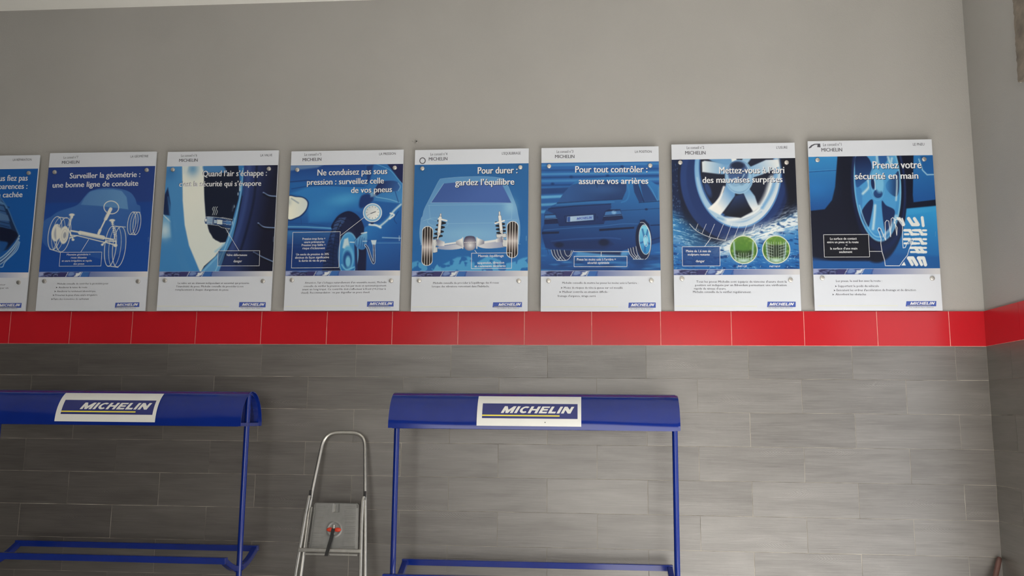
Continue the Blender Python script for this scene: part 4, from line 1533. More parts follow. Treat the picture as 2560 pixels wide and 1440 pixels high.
# ---- poster: l'equilibrage -------------------------------------------------
def art_equilibrage(a):
    a.mix(np.ones(len(a.X)), lin((36, 98, 162), (30, 100, 172), (500, 230), (500, 1050)))
    # mottled map along the bottom
    n = a.noise(52, 44, 31) * 0.65 + a.noise(22, 20, 33) * 0.35
    top = np.interp(a.X, [60, 110, 200, 300, 360, 420, 520, 560, 660, 720, 800, 860, 930, 980], [990, 975, 1030, 1010, 980, 950, 945, 1000, 940, 960, 1000, 990, 960, 950])
    a.mix(1 / (1 + np.exp(-((n - 0.44) * 60))) * (1 / (1 + np.exp(-(a.Y - top) / 2.5))), (72, 152, 208))
    a.poly([(228, 1060), (250, 1020), (262, 1005), (290, 1040), (300, 1060)], (82, 160, 212), 3)
    # car seen from behind
    car = [(276, 345), (300, 333), (440, 322), (620, 320), (740, 330), (785, 345), (812, 390), (850, 480), (880, 560), (893, 625), (906, 690), (908, 760), (905, 800), (900, 842), (895, 850), (880, 851), (520, 851), (160, 851), (141, 850), (135, 842), (126, 800), (124, 740), (134, 650), (146, 625), (160, 570), (205, 480), (245, 400)]
    a.poly(car, lin((86, 142, 198), (116, 166, 216), (500, 340), (520, 850)), 2, True)
    a.glow(830, 560, 50, 60, (146, 196, 228), alpha=0.7)
    a.glow(500, 770, 260, 60, (140, 196, 228), alpha=0.4)
    a.line(car, 2.5, (146, 188, 220), 1.5, True, True, alpha=0.8)
    a.poly([(310, 372), (430, 362), (640, 362), (762, 372), (842, 530), (520, 524), (210, 522)], lin((58, 90, 160), (66, 98, 170), (400, 380), (500, 520)), 2)
    a.line([(310, 372), (210, 522), (520, 525), (842, 530)], 3, (150, 190, 222), 1.5)
    for q in ([(190, 542), (848, 540)], [(196, 542), (206, 650), (340, 688), (700, 684), (842, 655), (848, 540)], [(150, 665), (185, 652), (205, 650)], [(840, 660), (890, 665)], [(140, 856), (900, 850)]):
        a.line(q, 2.2, (150, 194, 224), 1.4, alpha=0.8)
    a.ell(265, 678, 82, 34, (150, 194, 224), rot=10, w=2.2, alpha=0.8)
    # leaf shaped arms
    a.poly([(262, 880), (330, 840), (460, 850), (455, 880), (360, 892)], lin((150, 160, 192), (206, 210, 220), (280, 870), (450, 880)), 2, True)
    a.poly([(570, 850), (660, 835), (770, 830), (808, 868), (680, 884), (600, 876)], lin((206, 210, 220), (140, 150, 185), (600, 860), (800, 860)), 2, True)
    # springs
    def spring(xc, y0, y1, wv, n_, tl):
        pts = []
        for i in range(n_ * 2 + 1):
            t = i / (n_ * 2)
            pts.append((xc + tl * t + (wv if i % 2 else -wv), y0 + (y1 - y0) * t))
        a.line(pts, 13, (24, 26, 38), 2)
    spring(298, 665, 800, 30, 4, -34)
    spring(752, 680, 790, 32, 4, 14)
    gw = (226, 228, 230)
    # dampers
    for q, w in (([(288, 612), (286, 650)], 9), ([(285, 640), (274, 770)], 22), ([(274, 765), (254, 855)], 9), ([(748, 600), (750, 650)], 10), ([(750, 635), (764, 755)], 22), ([(766, 750), (778, 840)], 10)):
        a.line(q, w + 4, (60, 70, 90), 1.5)
        a.line(q, w, gw, 1.5)
    a.line([(272, 648), (335, 664)], 12, gw, 1.5)
    a.line([(715, 688), (785, 668)], 12, gw, 1.5)
    # hubs
    for q in ([(228, 815), (252, 808), (256, 846), (250, 870), (264, 872), (264, 908), (244, 914), (228, 914)], [(808, 820), (770, 815), (770, 835), (774, 868), (806, 872)],
              [(724, 775), (800, 768), (800, 798), (726, 800)]):
        a.poly(q, (205, 210, 216), 1.5)
        a.line(q, 2, (70, 76, 96), 1, closed=True)
    a.poly([(255, 805), (320, 830), (318, 862), (262, 862)], lin((120, 124, 150), (226, 228, 232), (260, 820), (315, 850)), 2)
    a.poly([(720, 812), (770, 788), (776, 836), (722, 836)], lin((226, 228, 232), (110, 116, 146), (722, 820), (775, 820)), 2)
    # axle
    tubeg = lin((228, 230, 232), (150, 156, 180), (0, 828), (0, 856))
    a.line([(312, 852), (412, 838)], 16, (222, 226, 230), 2)
    a.line([(625, 836), (725, 822)], 16, (222, 226, 230), 2)
    a.line([(320, 858), (410, 846)], 4, (90, 120, 170), 2)
    a.poly([(408, 824), (462, 800), (462, 874), (410, 850)], lin((130, 136, 160), (232, 234, 236), (410, 860), (450, 820)), 2)
    a.poly([(572, 800), (630, 822), (630, 846), (574, 866)], lin((232, 234, 236), (120, 126, 152), (580, 830), (625, 850)), 2)
    for x in (462, 572):
        a.line([(x, 798), (x, 882)], 9, (210, 214, 220), 1.5)
    a.poly([(480, 796), (500, 786), (536, 786), (556, 796), (566, 830), (564, 868), (546, 892), (516, 900), (488, 892), (470, 868), (468, 828)], rad((226, 228, 234), (70, 68, 96), 520, 858, 70), 2, True)
    for i in range(7):
        a.line([(474 + i * 14, 836 - i * 0.4), (481 + i * 14, 836 - i * 0.4)], 3.5, (235, 236, 238), 1)
    # wheels
    for cx, y0, y1, w in ((186, 706, 1016, 43), (851, 672, 960, 45)):
        q = []
        r = w
        for i in range(17):
            t = math.pi + math.pi * i / 16
            q.append((cx + r * math.cos(t) - (0 if True else 0), y0 + r * 0.9 + r * 0.9 * math.sin(t)))
        for i in range(17):
            t = math.pi * i / 16
            q.append((cx - 4 + r * math.cos(t), y1 - r * 0.9 + r * 0.9 * math.sin(t)))
        a.poly(q, (236, 236, 236), 2)
        q2 = [(cx - 1 + (x - cx + 1) * 0.9, (y0 + y1) / 2 + (y - (y0 + y1) / 2) * 0.972) for x, y in q]
        ym = (y0 + y1) / 2 + 10

        def tyre(x, y, ym=ym):
            t = np.clip(np.abs(y - ym) / 90, 0, 1)[:, None]
            return np.array([190, 184, 188.]) * (1 - t) + np.array([34, 26, 26.]) * t
        a.poly(q2, tyre, 2)
        for dx in (-20, 0, 20):
            a.line([(cx + dx, y0 + 6), (cx + dx - 4, y1 - 6)], 4, (236, 236, 236), 1.4)
    a.line([(958, 790), (957, 825)], 4, (150, 190, 220), 2, alpha=0.6)


P = Poster(-0.2813, 0.4191, 2.132, 3.1325, [(84, 105), (976, 102), (967, 1374), (57, 1371)], (211, 214, 221),
           'poster headed L\'EQUILIBRAGE, pale drawing of a car rear with axle and springs')
P.grid('picture', -P.W / 2, P.W / 2, 221, 1058, art_equilibrage, (33, 100, 165), 340)
P.strip(1060, 1102)
P.header(('Le conseil n°4', 205, 150, 338, 149, 19), (192, 190, 339, 189, 26), ("L'EQUILIBRAGE", 767, 150, 913, 149, 20), [(195, 206), (345, 204)])
bm = bmesh.new()
n_ = 28
ri = [[bm.verts.new(P.p(143 + r * math.cos(2 * math.pi * i / n_), 190 + r * 1.05 * math.sin(2 * math.pi * i / n_), 2)) for i in range(n_)] for r in (18, 25)]
for j in range(n_):
    bm.faces.new((ri[0][j], ri[0][(j + 1) % n_], ri[1][(j + 1) % n_], ri[1][j]))
obj('emblem', bm, ink_grey, P.root)
P.text('title', [('Pour durer :', 577, 298, 889, 297, 47), ("gardez l’équilibre", 400, 388, 864, 386, 44)], ink_white, 5, 0.025, shadow=(4, 4))
P.callout([(531, 920), (845, 919), (842, 1040), (530, 1041)],
          [('Mauvais équilibrage', 583, 950, 781, 950, 17), ('suspension, direction', 577, 1004, 785, 1003, 17), ('et roulements détériorés', 555, 1030, 796, 1029, 17)], [[(556, 898), (571, 918)]])
P.text('body_text', [("Michelin conseille de procéder à l'équilibrage des 4 roues", 232, 1158, 744, 1158, 14), ("lorsque des vibrations remontent dans l'habitacle.", 222, 1185, 670, 1185, 14)], ink_dark, 3, 0.008, res=1)
P.screws([(143, 254), (911, 253), (122, 1132), (900, 1139)])
P.logo([(700, 1303), (924, 1302), (923, 1341), (695, 1342)], (740, 1330, 916, 1329, 20), (730, 1353, 905, 1352, 8), [(68, 1336), (645, 1335)])


# ---- poster: la pression ---------------------------------------------------
def art_pression(a):
    a.mix(np.ones(len(a.X)), lin((32, 98, 172), (26, 72, 146), (500, 300), (500, 1040)))
    # bonnet, windscreen and roof
    a.poly([(110, 165), (780, 165), (740, 300), (700, 330), (118, 308)], lin((26, 66, 138), (36, 92, 166), (300, 170), (300, 320)), 6)
    a.poly([(110, 165), (390, 168), (340, 190), (115, 210)], (150, 176, 206), 8, alpha=0.55)
    a.line([(118, 302), (260, 292), (330, 300)], 6, (20, 48, 104), 4)
    a.poly([(118, 400), (250, 350), (520, 340), (730, 360), (740, 480), (690, 560), (600, 545), (520, 570), (470, 640), (270, 640), (262, 470), (200, 420)], lin((44, 120, 194), (34, 104, 180), (300, 360), (500, 600)), 12)
    a.glow(560, 455, 170, 60, (72, 158, 218), -8, alpha=0.8)
    a.glow(380, 560, 130, 60, (56, 140, 208), alpha=0.6)
    a.line([(130, 360), (330, 335), (560, 345), (720, 350)], 5, (22, 62, 128), 5, True)
    # side window, pillar and roof corner
    a.poly([(735, 165), (1045, 165), (1045, 500), (800, 470), (760, 420), (735, 330)], lin((34, 96, 168), (62, 132, 196), (760, 200), (1000, 480)), 5)
    a.poly([(905, 165), (1050, 165), (1050, 360), (1030, 335), (960, 235)], (22, 30, 80), 4)
    a.line([(820, 170), (930, 220), (1000, 300), (1040, 345)], 5, (98, 168, 220), 3, True)
    a.line([(820, 440), (930, 462), (1012, 490)], 5, (130, 186, 226), 3)
    a.line([(975, 400), (1000, 485)], 6, (30, 74, 140), 3)
    a.poly([(740, 180), (800, 175), (770, 300), (745, 340)], (22, 54, 116), 8)
    # mirror
    a.poly([(800, 400), (830, 340), (860, 315), (960, 310), (1010, 335), (1014, 375), (990, 395), (880, 400), (830, 425), (790, 440)], lin((22, 40, 92), (44, 92, 160), (850, 320), (1000, 380)), 4, True)
    a.line([(1000, 330), (1016, 360), (1000, 392)], 8, (110, 160, 212), 4, True)
    a.poly([(700, 430), (760, 415), (800, 450), (770, 490), (700, 530), (680, 500)], (22, 52, 114), 8, True)
    a.poly([(770, 400), (815, 400), (820, 435), (775, 440)], (140, 184, 222), 6, alpha=0.7)
    # headlamp and bumper
    a.poly([(95, 425), (170, 422), (232, 432), (268, 470), (262, 520), (230, 570), (180, 602), (95, 612)], (18, 46, 100), 4, True)
    a.poly([(95, 432), (165, 428), (225, 438), (258, 472), (252, 520), (222, 562), (175, 594), (95, 602)], lin((232, 236, 226), (206, 218, 222), (120, 500), (250, 500)), 4, True)
    a.line([(128, 440), (185, 478)], 10, (150, 168, 184), 5)
    a.glow(110, 470, 20, 30, (170, 186, 196), alpha=0.6)
    a.line([(205, 600), (210, 655)], 3, (24, 62, 126), 2)
    a.line([(98, 640), (300, 652), (470, 684)], 6, (28, 76, 146), 4)
    a.line([(98, 672), (250, 676), (450, 690)], 12, (92, 160, 214), 5)
    a.line([(98, 694), (250, 698), (460, 716)], 9, (20, 46, 104), 4)
    a.poly([(95, 706), (460, 722), (430, 860), (380, 1045), (75, 1045)], lin((56, 116, 182), (20, 54, 122), (250, 715), (250, 860)), 8)
    a.line([(88, 820), (380, 830)], 4, (20, 48, 108), 3)
    # wing arch and tyre
    a.poly([(455, 690), (490, 610), (540, 568), (600, 552), (660, 580), (705, 640), (728, 720), (738, 840), (732, 1045), (600, 1045), (560, 700)], (18, 28, 66), 4, True)
    a.poly([(376, 1045), (400, 900), (445, 740), (480, 650), (520, 606), (575, 600), (620, 640), (655, 740), (672, 880), (662, 1045)], (24, 34, 72), 4)
    a.poly([(480, 650), (520, 606), (575, 602), (560, 640), (510, 700), (470, 820), (450, 760)], (56, 84, 136), 5, alpha=0.85)
    for t in np.linspace(0, 1, 15):
        y = 625 + t * 415
        xl = np.interp(y, [606, 650, 740, 900, 1045], [520, 478, 444, 398, 374])
        wv = np.interp(y, [606, 700, 900, 1045], [70, 75, 90, 110])
        a.line([(xl + 4, y), (xl + wv * 0.45, y - 10), (xl + wv, y + 6)], 4.5, (11, 14, 32), 2, alpha=0.9)
        a.line([(xl + 4, y + 8), (xl + wv * 0.4, y - 2)], 3, (74, 98, 148), 2, alpha=0.8)
    a.line([(530, 640), (490, 740), (468, 900), (470, 1040)], 5, (12, 16, 36), 3, True)
    # rim
    a.ell(592, 905, 84, 182, (120, 180, 224), rot=2, soft=3)
    a.ell(592, 905, 77, 172, lin((70, 150, 212), (38, 112, 186), (540, 760), (650, 1000)), rot=2, soft=3)
    a.poly([(560, 780), (590, 770), (606, 850), (575, 870), (545, 850)], (186, 212, 228), 6)
    a.ell(592, 935, 48, 100, (90, 168, 220), soft=6)
    a.ell(585, 950, 36, 72, (28, 78, 146), soft=7)
    a.ell(590, 965, 20, 46, (110, 184, 226), soft=6)
    a.line([(540, 990), (575, 1030), (640, 1010)], 10, (120, 190, 230), 6, True)
    a.poly([(640, 800), (660, 770), (668, 1045), (650, 1045)], (30, 46, 96), 4)
    a.poly([(735, 1045), (742, 860), (760, 800), (1030, 800), (1015, 1045)], lin((36, 96, 172), (26, 72, 142), (800, 820), (900, 1040)), 6)
    # sleeve, hand
    a.poly([(735, 780), (722, 700), (760, 672), (840, 655), (900, 610), (960, 545), (1022, 500), (1018, 742), (900, 790), (800, 792)], lin((38, 112, 188), (22, 82, 158), (800, 660), (950, 780)), 5, True)
    a.line([(1020, 505), (960, 560), (920, 620), (850, 680)], 14, (190, 216, 232), 7, True)
    a.line([(935, 575), (965, 590), (930, 620)], 12, (230, 236, 240), 5, True)
    a.line([(765, 665), (820, 672), (855, 690)], 16, (222, 232, 238), 6, True)
    a.line([(1000, 560), (965, 620), (985, 660)], 5, (18, 60, 128), 4, True)
    a.line([(870, 772), (1020, 780)], 8, (140, 182, 222), 4)
    a.line([(815, 816), (1015, 818)], 4, (96, 150, 208), 2)
    a.line([(1005, 760), (1006, 800)], 4, (190, 210, 230), 2)
    a.poly([(640, 805), (665, 775), (700, 745), (742, 728), (745, 800), (728, 860), (690, 868), (655, 840)], lin((110, 172, 220), (50, 112, 180), (680, 740), (700, 860)), 4, True)
    for q in ([(690, 762), (678, 840)], [(706, 768), (696, 850)], [(722, 775), (714, 852)], [(660, 790), (655, 830)]):
        a.line(q, 4, (26, 66, 130), 2.5, alpha=0.85)
    a.line([(608, 806), (640, 808)], 8, (190, 214, 230), 3)
    a.line([(700, 736), (742, 728)], 9, (206, 222, 234), 4)
    a.line([(710, 800), (745, 800)], 4, (200, 220, 234), 2)
    # hose and gauge
    hose = [(732, 832), (752, 862), (775, 935), (795, 978), (803, 960), (802, 870), (800, 820)]
    a.line(hose, 17, (226, 232, 236), 1.8, True)
    a.line(hose, 10, (22, 44, 96), 1.8, True)
    a.poly([(776, 792), (822, 792), (814, 830), (786, 828)], (190, 210, 228), 2.5)
    a.poly([(772, 640), (802, 640), (798, 662), (776, 662)], (28, 52, 102), 2.5)
    a.ell(790, 568, 77, 77, (232, 236, 240), soft=2)
    a.ell(790, 568, 71, 71, (126, 178, 222), soft=2)
    a.ell(790, 566, 57, 57, lin((190, 200, 212), (234, 238, 240), (740, 520), (830, 600)), soft=3)
    for t in range(12):
        an = math.radians(t * 30)
        a.line([(790 + 44 * math.cos(an), 566 + 44 * math.sin(an)), (790 + 51 * math.cos(an), 566 + 51 * math.sin(an))], 3, (70, 84, 110), 1.2)
    a.line([(776, 574), (815, 560)], 5, (28, 34, 56), 1.5)
    a.line([(752, 585), (776, 574)], 2.5, (110, 124, 150), 1.5)
    a.poly([(140, 719), (528, 719), (515, 1012), (127, 1012)], (18, 50, 112), 1, alpha=0.35)


P = Poster(-1.0615, -0.3534, 2.1368, 3.1364, [(128, 50), (1044, 57), (1000, 1367), (63, 1360)], (208, 211, 219),
           'poster headed LA PRESSION, hand checking a tyre with a round pressure gauge')
P.grid('picture', -P.W / 2, P.W / 2, 170, 1038, art_pression, (30, 90, 160), 340)
P.strip(1039, 1080)
P.header(('Le conseil n°5', 235, 90, 374, 90, 20), (219, 134, 374, 133, 26), ('LA PRESSION', 846, 98, 980, 97, 20), [(240, 150), (380, 148)])
P.text('title', [('Ne conduisez pas sous', 341, 255, 911, 253, 45), ('pression : surveillez celle', 255, 331, 883, 330, 43), ('de vos pneus', 616, 404, 949, 402, 43)], ink_white, 5, 0.02, shadow=(3, 3))
P.callout([(140, 719), (528, 719), (515, 1012), (127, 1011)],
          [('Pression trop forte =', 218, 782, 405, 782, 16), ('usure prématurée', 232, 808, 397, 808, 16), ('Pression trop faible =', 211, 833, 407, 833, 16), ("risque d'éclatement", 218, 859, 402, 859, 16),
           ('Un excès de pression de 20%', 166, 909, 434, 909, 16), ('diminue de façon significative', 157, 935, 435, 935, 16), ('la durée de vie du pneu.', 189, 961, 412, 961, 16)], [[(528, 752), (722, 605)]])
P.text('body_text', [("Attention, l'air s'échappe naturellement d'un ensemble monté. Michelin", 237, 1141, 900, 1143, 14), ('conseille de vérifier la pression une fois par mois et systématiquement', 226, 1169, 900, 1170, 14),
                     ("avant un long trajet. Ce contrôle doit s'effectuer à froid (+0,3 bar à", 215, 1195, 895, 1197, 14), ('chaud). Recommandation : ne pas dégonfler un pneu chaud.', 205, 1222, 767, 1223, 14)], ink_dark, 3, 0.008, res=1)
P.screws([(178, 206), (973, 206), (133, 1111), (940, 1125)])
P.logo([(745, 1291), (958, 1291), (957, 1334), (742, 1334)], (763, 1320, 950, 1319, 21), (755, 1346, 936, 1345, 8), [(75, 1326), (672, 1325)])


# ---- poster: la valve ------------------------------------------------------
def art_valve(a):
    a.mix(np.ones(len(a.X)), (18, 28, 54))
    a.poly([(60, 170), (250, 170), (252, 430), (290, 690), (350, 880), (420, 1050), (50, 1050)], lin((74, 138, 200), (62, 130, 196), (150, 200), (150, 1000)), 5)
    a.glow(140, 230, 60, 60, (48, 104, 168), alpha=0.6)
    a.poly([(90, 440), (128, 352), (150, 480), (152, 585), (95, 575)], (22, 40, 84), 5)
    a.poly([(85, 590), (150, 600), (190, 760), (75, 770)], (96, 158, 210), 8)
    a.glow(105, 705, 50, 70, (196, 218, 232), alpha=0.85)
    a.line([(90, 575), (158, 640)], 7, (196, 216, 230), 4)
    a.poly([(130, 430), (160, 560), (200, 760), (330, 1050), (250, 1050), (160, 760)], (66, 132, 196), 10)
    # pale spoke
    sp = [(243, 168), (330, 168), (424, 172), (424, 330), (428, 450), (440, 600), (470, 720), (520, 785), (580, 805), (612, 800), (560, 860), (520, 920), (430, 1000), (400, 1055), (360, 960), (305, 830), (268, 660), (250, 460)]
    a.poly(sp, lin((222, 228, 226), (212, 222, 224), (260, 500), (500, 760)), 5)
    a.glow(330, 200, 50, 60, (92, 146, 196), alpha=0.85)
    a.poly([(250, 168), (300, 168), (278, 230), (255, 240)], (200, 214, 222), 8)
    a.poly([(420, 168), (560, 168), (610, 240), (560, 250), (440, 240)], (68, 124, 184), 8, True)
    a.poly([(426, 235), (560, 235), (700, 240), (700, 470), (655, 600), (640, 700), (600, 800), (560, 806), (500, 770), (462, 690), (440, 560), (428, 400)], (17, 26, 50), 5)
    # rim edge
    edge = [(700, 168), (752, 168), (738, 380), (718, 480), (690, 640), (655, 790), (600, 900), (555, 1055), (395, 1055), (440, 1000), (525, 915), (600, 812), (640, 700), (665, 600), (705, 450), (716, 330)]
    a.poly(edge, lin((86, 150, 208), (44, 112, 180), (560, 980), (720, 300)), 4)
    a.line([(740, 200), (720, 420), (672, 640), (600, 850), (520, 1045)], 7, (134, 190, 228), 4, True)
    a.line([(520, 880), (560, 850), (590, 820)], 14, (150, 196, 228), 8, True)
    a.line([(420, 1045), (500, 960), (560, 900)], 10, (122, 180, 224), 6, True)
    # tyre wall
    ty = [(748, 168), (1040, 168), (1040, 1055), (545, 1055), (610, 900), (660, 790), (700, 640), (728, 480), (744, 380)]
    a.poly(ty, lin((42, 60, 118), (19, 22, 46), (720, 600), (930, 640)), 5)
    a.line([(790, 180), (770, 420), (720, 660), (640, 900)], 22, (58, 80, 140), 14, True, alpha=0.8)
    a.line([(850, 180), (830, 450), (770, 720), (690, 980)], 14, (14, 18, 40), 10, True, alpha=0.8)
    n = a.noise(14, 34, 41)
    a.mix(np.clip((n - 0.6) * 4, 0, 1) * np.exp(-((a.X - (735 - (a.Y - 300) * 0.25)) / 16) ** 2) * (a.Y > 340) * (a.Y < 760), (178, 206, 230))
    a.line([(748, 330), (738, 420)], 10, (36, 70, 130), 4)
    for q in ([(905, 400), (950, 425), (1012, 432)], [(865, 648), (910, 680), (1000, 688)], [(830, 885), (900, 925), (990, 965)]):
        a.line(q, 9, (132, 160, 206), 4, True)
        a.line([(x + 4, y + 14) for x, y in q], 14, (12, 14, 30), 6, True)
    # valve drawing
    wl = (214, 224, 232)
    a.poly([(432, 620), (445, 597), (470, 592), (560, 603), (640, 625), (650, 655), (630, 690), (560, 668), (450, 655), (433, 640)], (30, 60, 110), 3, True)
    a.ell(446, 626, 20, 30, wl, w=4, rot=6)
    a.ell(441, 622, 8, 14, (235, 238, 240), soft=4)
    a.poly([(452, 596), (496, 598), (492, 656), (446, 652)], lin((130, 160, 196), (84, 124, 176), (450, 620), (496, 630)), 2)
    for i in range(7):
        a.line([(450, 602 + i * 7.5), (494, 604 + i * 7.5)], 2, (196, 210, 224), 1)
    a.line([(452, 594), (500, 597), (570, 606), (655, 622)], 3, wl, 1.3)
    a.line([(446, 655), (490, 660), (545, 668), (570, 684), (640, 696)], 3, wl, 1.3)
    a.line([(560, 604), (580, 602), (655, 616)], 2.4, wl, 1.2)
    for x0, x1, h, c in ((508, 530, 22, (150, 176, 206)), (532, 575, 34, (196, 208, 216)), (578, 606, 22, (60, 96, 150)), (606, 648, 30, (72, 120, 180))):
        a.poly([(x0, 634 - h / 2 + (x0 - 508) * 0.1), (x1, 634 - h / 2 + (x1 - 508) * 0.1), (x1, 634 + h / 2 + (x1 - 508) * 0.1), (x0, 634 + h / 2 + (x0 - 508) * 0.1)], c, 1.5)
        a.line([(x0, 634 - h / 2 + (x0 - 508) * 0.1), (x1, 634 - h / 2 + (x1 - 508) * 0.1)], 2.2, wl, 1)
        a.line([(x0, 634 + h / 2 + (x0 - 508) * 0.1), (x1, 634 + h / 2 + (x1 - 508) * 0.1)], 2.2, wl, 1)
    a.line([(498, 598), (492, 660)], 2.4, wl, 1.2)
    a.line([(508, 604), (504, 658)], 2.2, wl, 1.2)
    for x in (498, 512, 528):
        a.line([(x + 6, 514), (x - 4, 532), (x + 6, 552), (x - 4, 580)], 4, (206, 216, 224), 1.5, True)
    a.line([(990, 762), (988, 800)], 4, (150, 170, 200), 2, alpha=0.6)
    a.poly([(543, 874), (880, 874), (877, 997), (540, 997)], (20, 30, 62), 1, alpha=0.35)


P = Poster(-1.8609, -1.1442, 2.1358, 3.1450, [(125, 60), (1025, 57), (969, 1363), (43, 1367)], (205, 208, 216),
           'poster headed LA VALVE, close-up of a tyre valve beside a pale wheel spoke')
P.grid('picture', -P.W / 2, P.W / 2, 179, 1042, art_valve, (20, 40, 80), 340)
P.strip(1043, 1085)
P.header(('Le conseil n°6', 235, 102, 364, 100, 18), (218, 143, 370, 142, 25), ('LA VALVE', 879, 106, 974, 105, 19))
P.text('title', [("Quand l’air s’échappe :", 412, 265, 932, 263, 42), ("c’est la sécurité qui s’évapore", 220, 347, 887, 345, 39)], ink_white, 5, 0.018, shadow=(-3, -2))
P.callout([(543, 874), (880, 874), (877, 997), (540, 997)], [('Valve défectueuse', 610, 917, 778, 917, 17), ('=', 703, 938, 716, 938, 13), ('danger', 668, 968, 737, 968, 18)], [[(601, 690), (711, 872)]])
P.text('body_text', [('La valve est un élément indépendant et essentiel qui préserve', 216, 1146, 797, 1145, 14), ("l'étanchéité du pneu. Michelin conseille de procéder à son", 205, 1173, 750, 1172, 14),
                     ('remplacement à chaque changement de pneu.', 196, 1200, 632, 1200, 14)], ink_dark, 3, 0.008, res=1)
P.screws([(170, 208), (950, 209), (112, 1117), (909, 1122)])
P.logo([(718, 1293), (932, 1293), (930, 1335), (715, 1335)], (740, 1322, 922, 1322, 21), (730, 1347, 910, 1347, 8), [(47, 1329), (637, 1329)])


# ---- poster: la geometrie --------------------------------------------------
def art_geometrie(a):
    a.mix(np.ones(len(a.X)), lin((30, 66, 142), (28, 74, 158), (700, 190), (700, 1040)))
    a.mix(1 / (1 + np.exp((a.Y - 480) / 3)), (38, 60, 128), 0.75)
    a.poly([(355, 640), (420, 590), (480, 550), (600, 512), (645, 486), (690, 430), (740, 385), (850, 362), (980, 372), (1060, 402), (1100, 455), (1114, 498), (1138, 512), (1144, 560), (1140, 620), (1040, 760), (1020, 850), (920, 930),
            (840, 945), (620, 890), (500, 885), (400, 850), (345, 780)], lin((60, 104, 172), (42, 86, 164), (760, 420), (760, 930)), 3, True)
    a.poly([(660, 497), (690, 440), (735, 390), (800, 376), (920, 374), (990, 388), (1030, 440), (1044, 540), (960, 528), (800, 508)], lin((80, 126, 186), (92, 140, 194), (700, 420), (1000, 500)), 3)
    wl = (214, 217, 214)
    # wheels as white outlines
    def ol(cx, cy, rx, ry, rot, w=5):
        a.ell(cx, cy, rx, ry, wl, rot=rot, w=w, soft=1.8)
    ol(450, 728, 52, 138, 10)
    ol(478, 735, 50, 138, 10, 3.5)
    ol(522, 742, 54, 142, 10)
    a.line([(474, 596), (548, 606)], 5, wl, 1.8)
    a.line([(408, 858), (492, 886)], 5, wl, 1.8)
    a.line([(470, 790), (440, 862)], 4, wl, 1.8)
    a.line([(440, 790), (470, 860)], 4, wl, 1.8)
    a.ell(460, 724, 38, 72, wl, rot=8, soft=2.5)
    a.ell(474, 726, 30, 60, (160, 168, 184), rot=8, soft=5)
    a.ell(526, 744, 36, 74, wl, rot=8, soft=2.5)
    a.ell(528, 745, 22, 48, (176, 182, 190), rot=8, soft=3, w=3)
    a.ell(530, 746, 12, 26, (150, 158, 174), rot=8, soft=3)
    a.poly([(458, 660), (500, 690), (500, 760), (462, 790)], wl, 4)
    for cx, rx in ((902, 46), (938, 48), (972, 52)):
        ol(cx, 840 + (cx - 902) * 0.06, rx, 164, 6, 5 if cx != 938 else 3.5)
    a.line([(930, 674), (1022, 684)], 5, wl, 1.8)
    a.line([(880, 1000), (965, 1012)], 5, wl, 1.8)
    for cx, rx in ((1072, 32), (1092, 30), (1114, 30)):
        ol(cx, 654, rx, 92, 7, 4.5 if cx != 1092 else 3.5)
    a.line([(1080, 560), (1138, 565)], 4.5, wl, 1.8)
    a.line([(1056, 742), (1105, 748)], 4.5, wl, 1.8)
    # steering
    ol(907, 522, 60, 52, 12, 7)
    a.line([(902, 535), (862, 615)], 27, wl, 2.5)
    a.line([(862, 615), (808, 728)], 12, wl, 2.5)
    a.line([(818, 706), (806, 734)], 22, wl, 2.5)
    a.line([(875, 560), (848, 622)], 5, (160, 168, 184), 2.5)
    # rack and rods
    a.line([(580, 710), (660, 724)], 13, wl, 2.5)
    a.line([(655, 727), (842, 768)], 33, wl, 2.5)
    a.line([(665, 740), (838, 780)], 6, (168, 174, 184), 3)
    a.line([(842, 770), (920, 784)], 13, wl, 2.5)
    a.line([(575, 745), (640, 752), (850, 806)], 8, wl, 2.2)
    a.line([(560, 700), (590, 760), (600, 785)], 10, wl, 2.5)
    a.line([(570, 770), (630, 750)], 9, wl, 2.5)
    a.ell(598, 783, 12, 10, wl, soft=3)
    a.line([(835, 825), (870, 795), (945, 800)], 10, wl, 2.5)
    a.line([(860, 805), (940, 830)], 10, wl, 2.5)
    a.ell(942, 832, 16, 14, wl, soft=3)
    a.ell(836, 826, 11, 9, wl, soft=3)
    # springs
    for x0, y0, x1, y1 in ((585, 590, 562, 700), (916, 645, 945, 815)):
        a.line([(x0, y0), (x1, y1)], 7, wl, 2)
        for i in range(8):
            t = i / 8
            x, y = x0 + (x1 - x0) * t, y0 + (y1 - y0) * t * 0.75
            a.line([(x - 11, y + 3), (x + 11, y - 2)], 4.5, wl, 1.8)
    a.ell(587, 579, 23, 11, wl, soft=2.5)
    a.ell(914, 628, 24, 11, wl, soft=2.5)
    a.line([(590, 590), (588, 600)], 16, wl, 3)
    a.line([(915, 636), (917, 650)], 16, wl, 3)
    a.line([(1208, 768), (1206, 805)], 4, (130, 150, 190), 2, alpha=0.6)


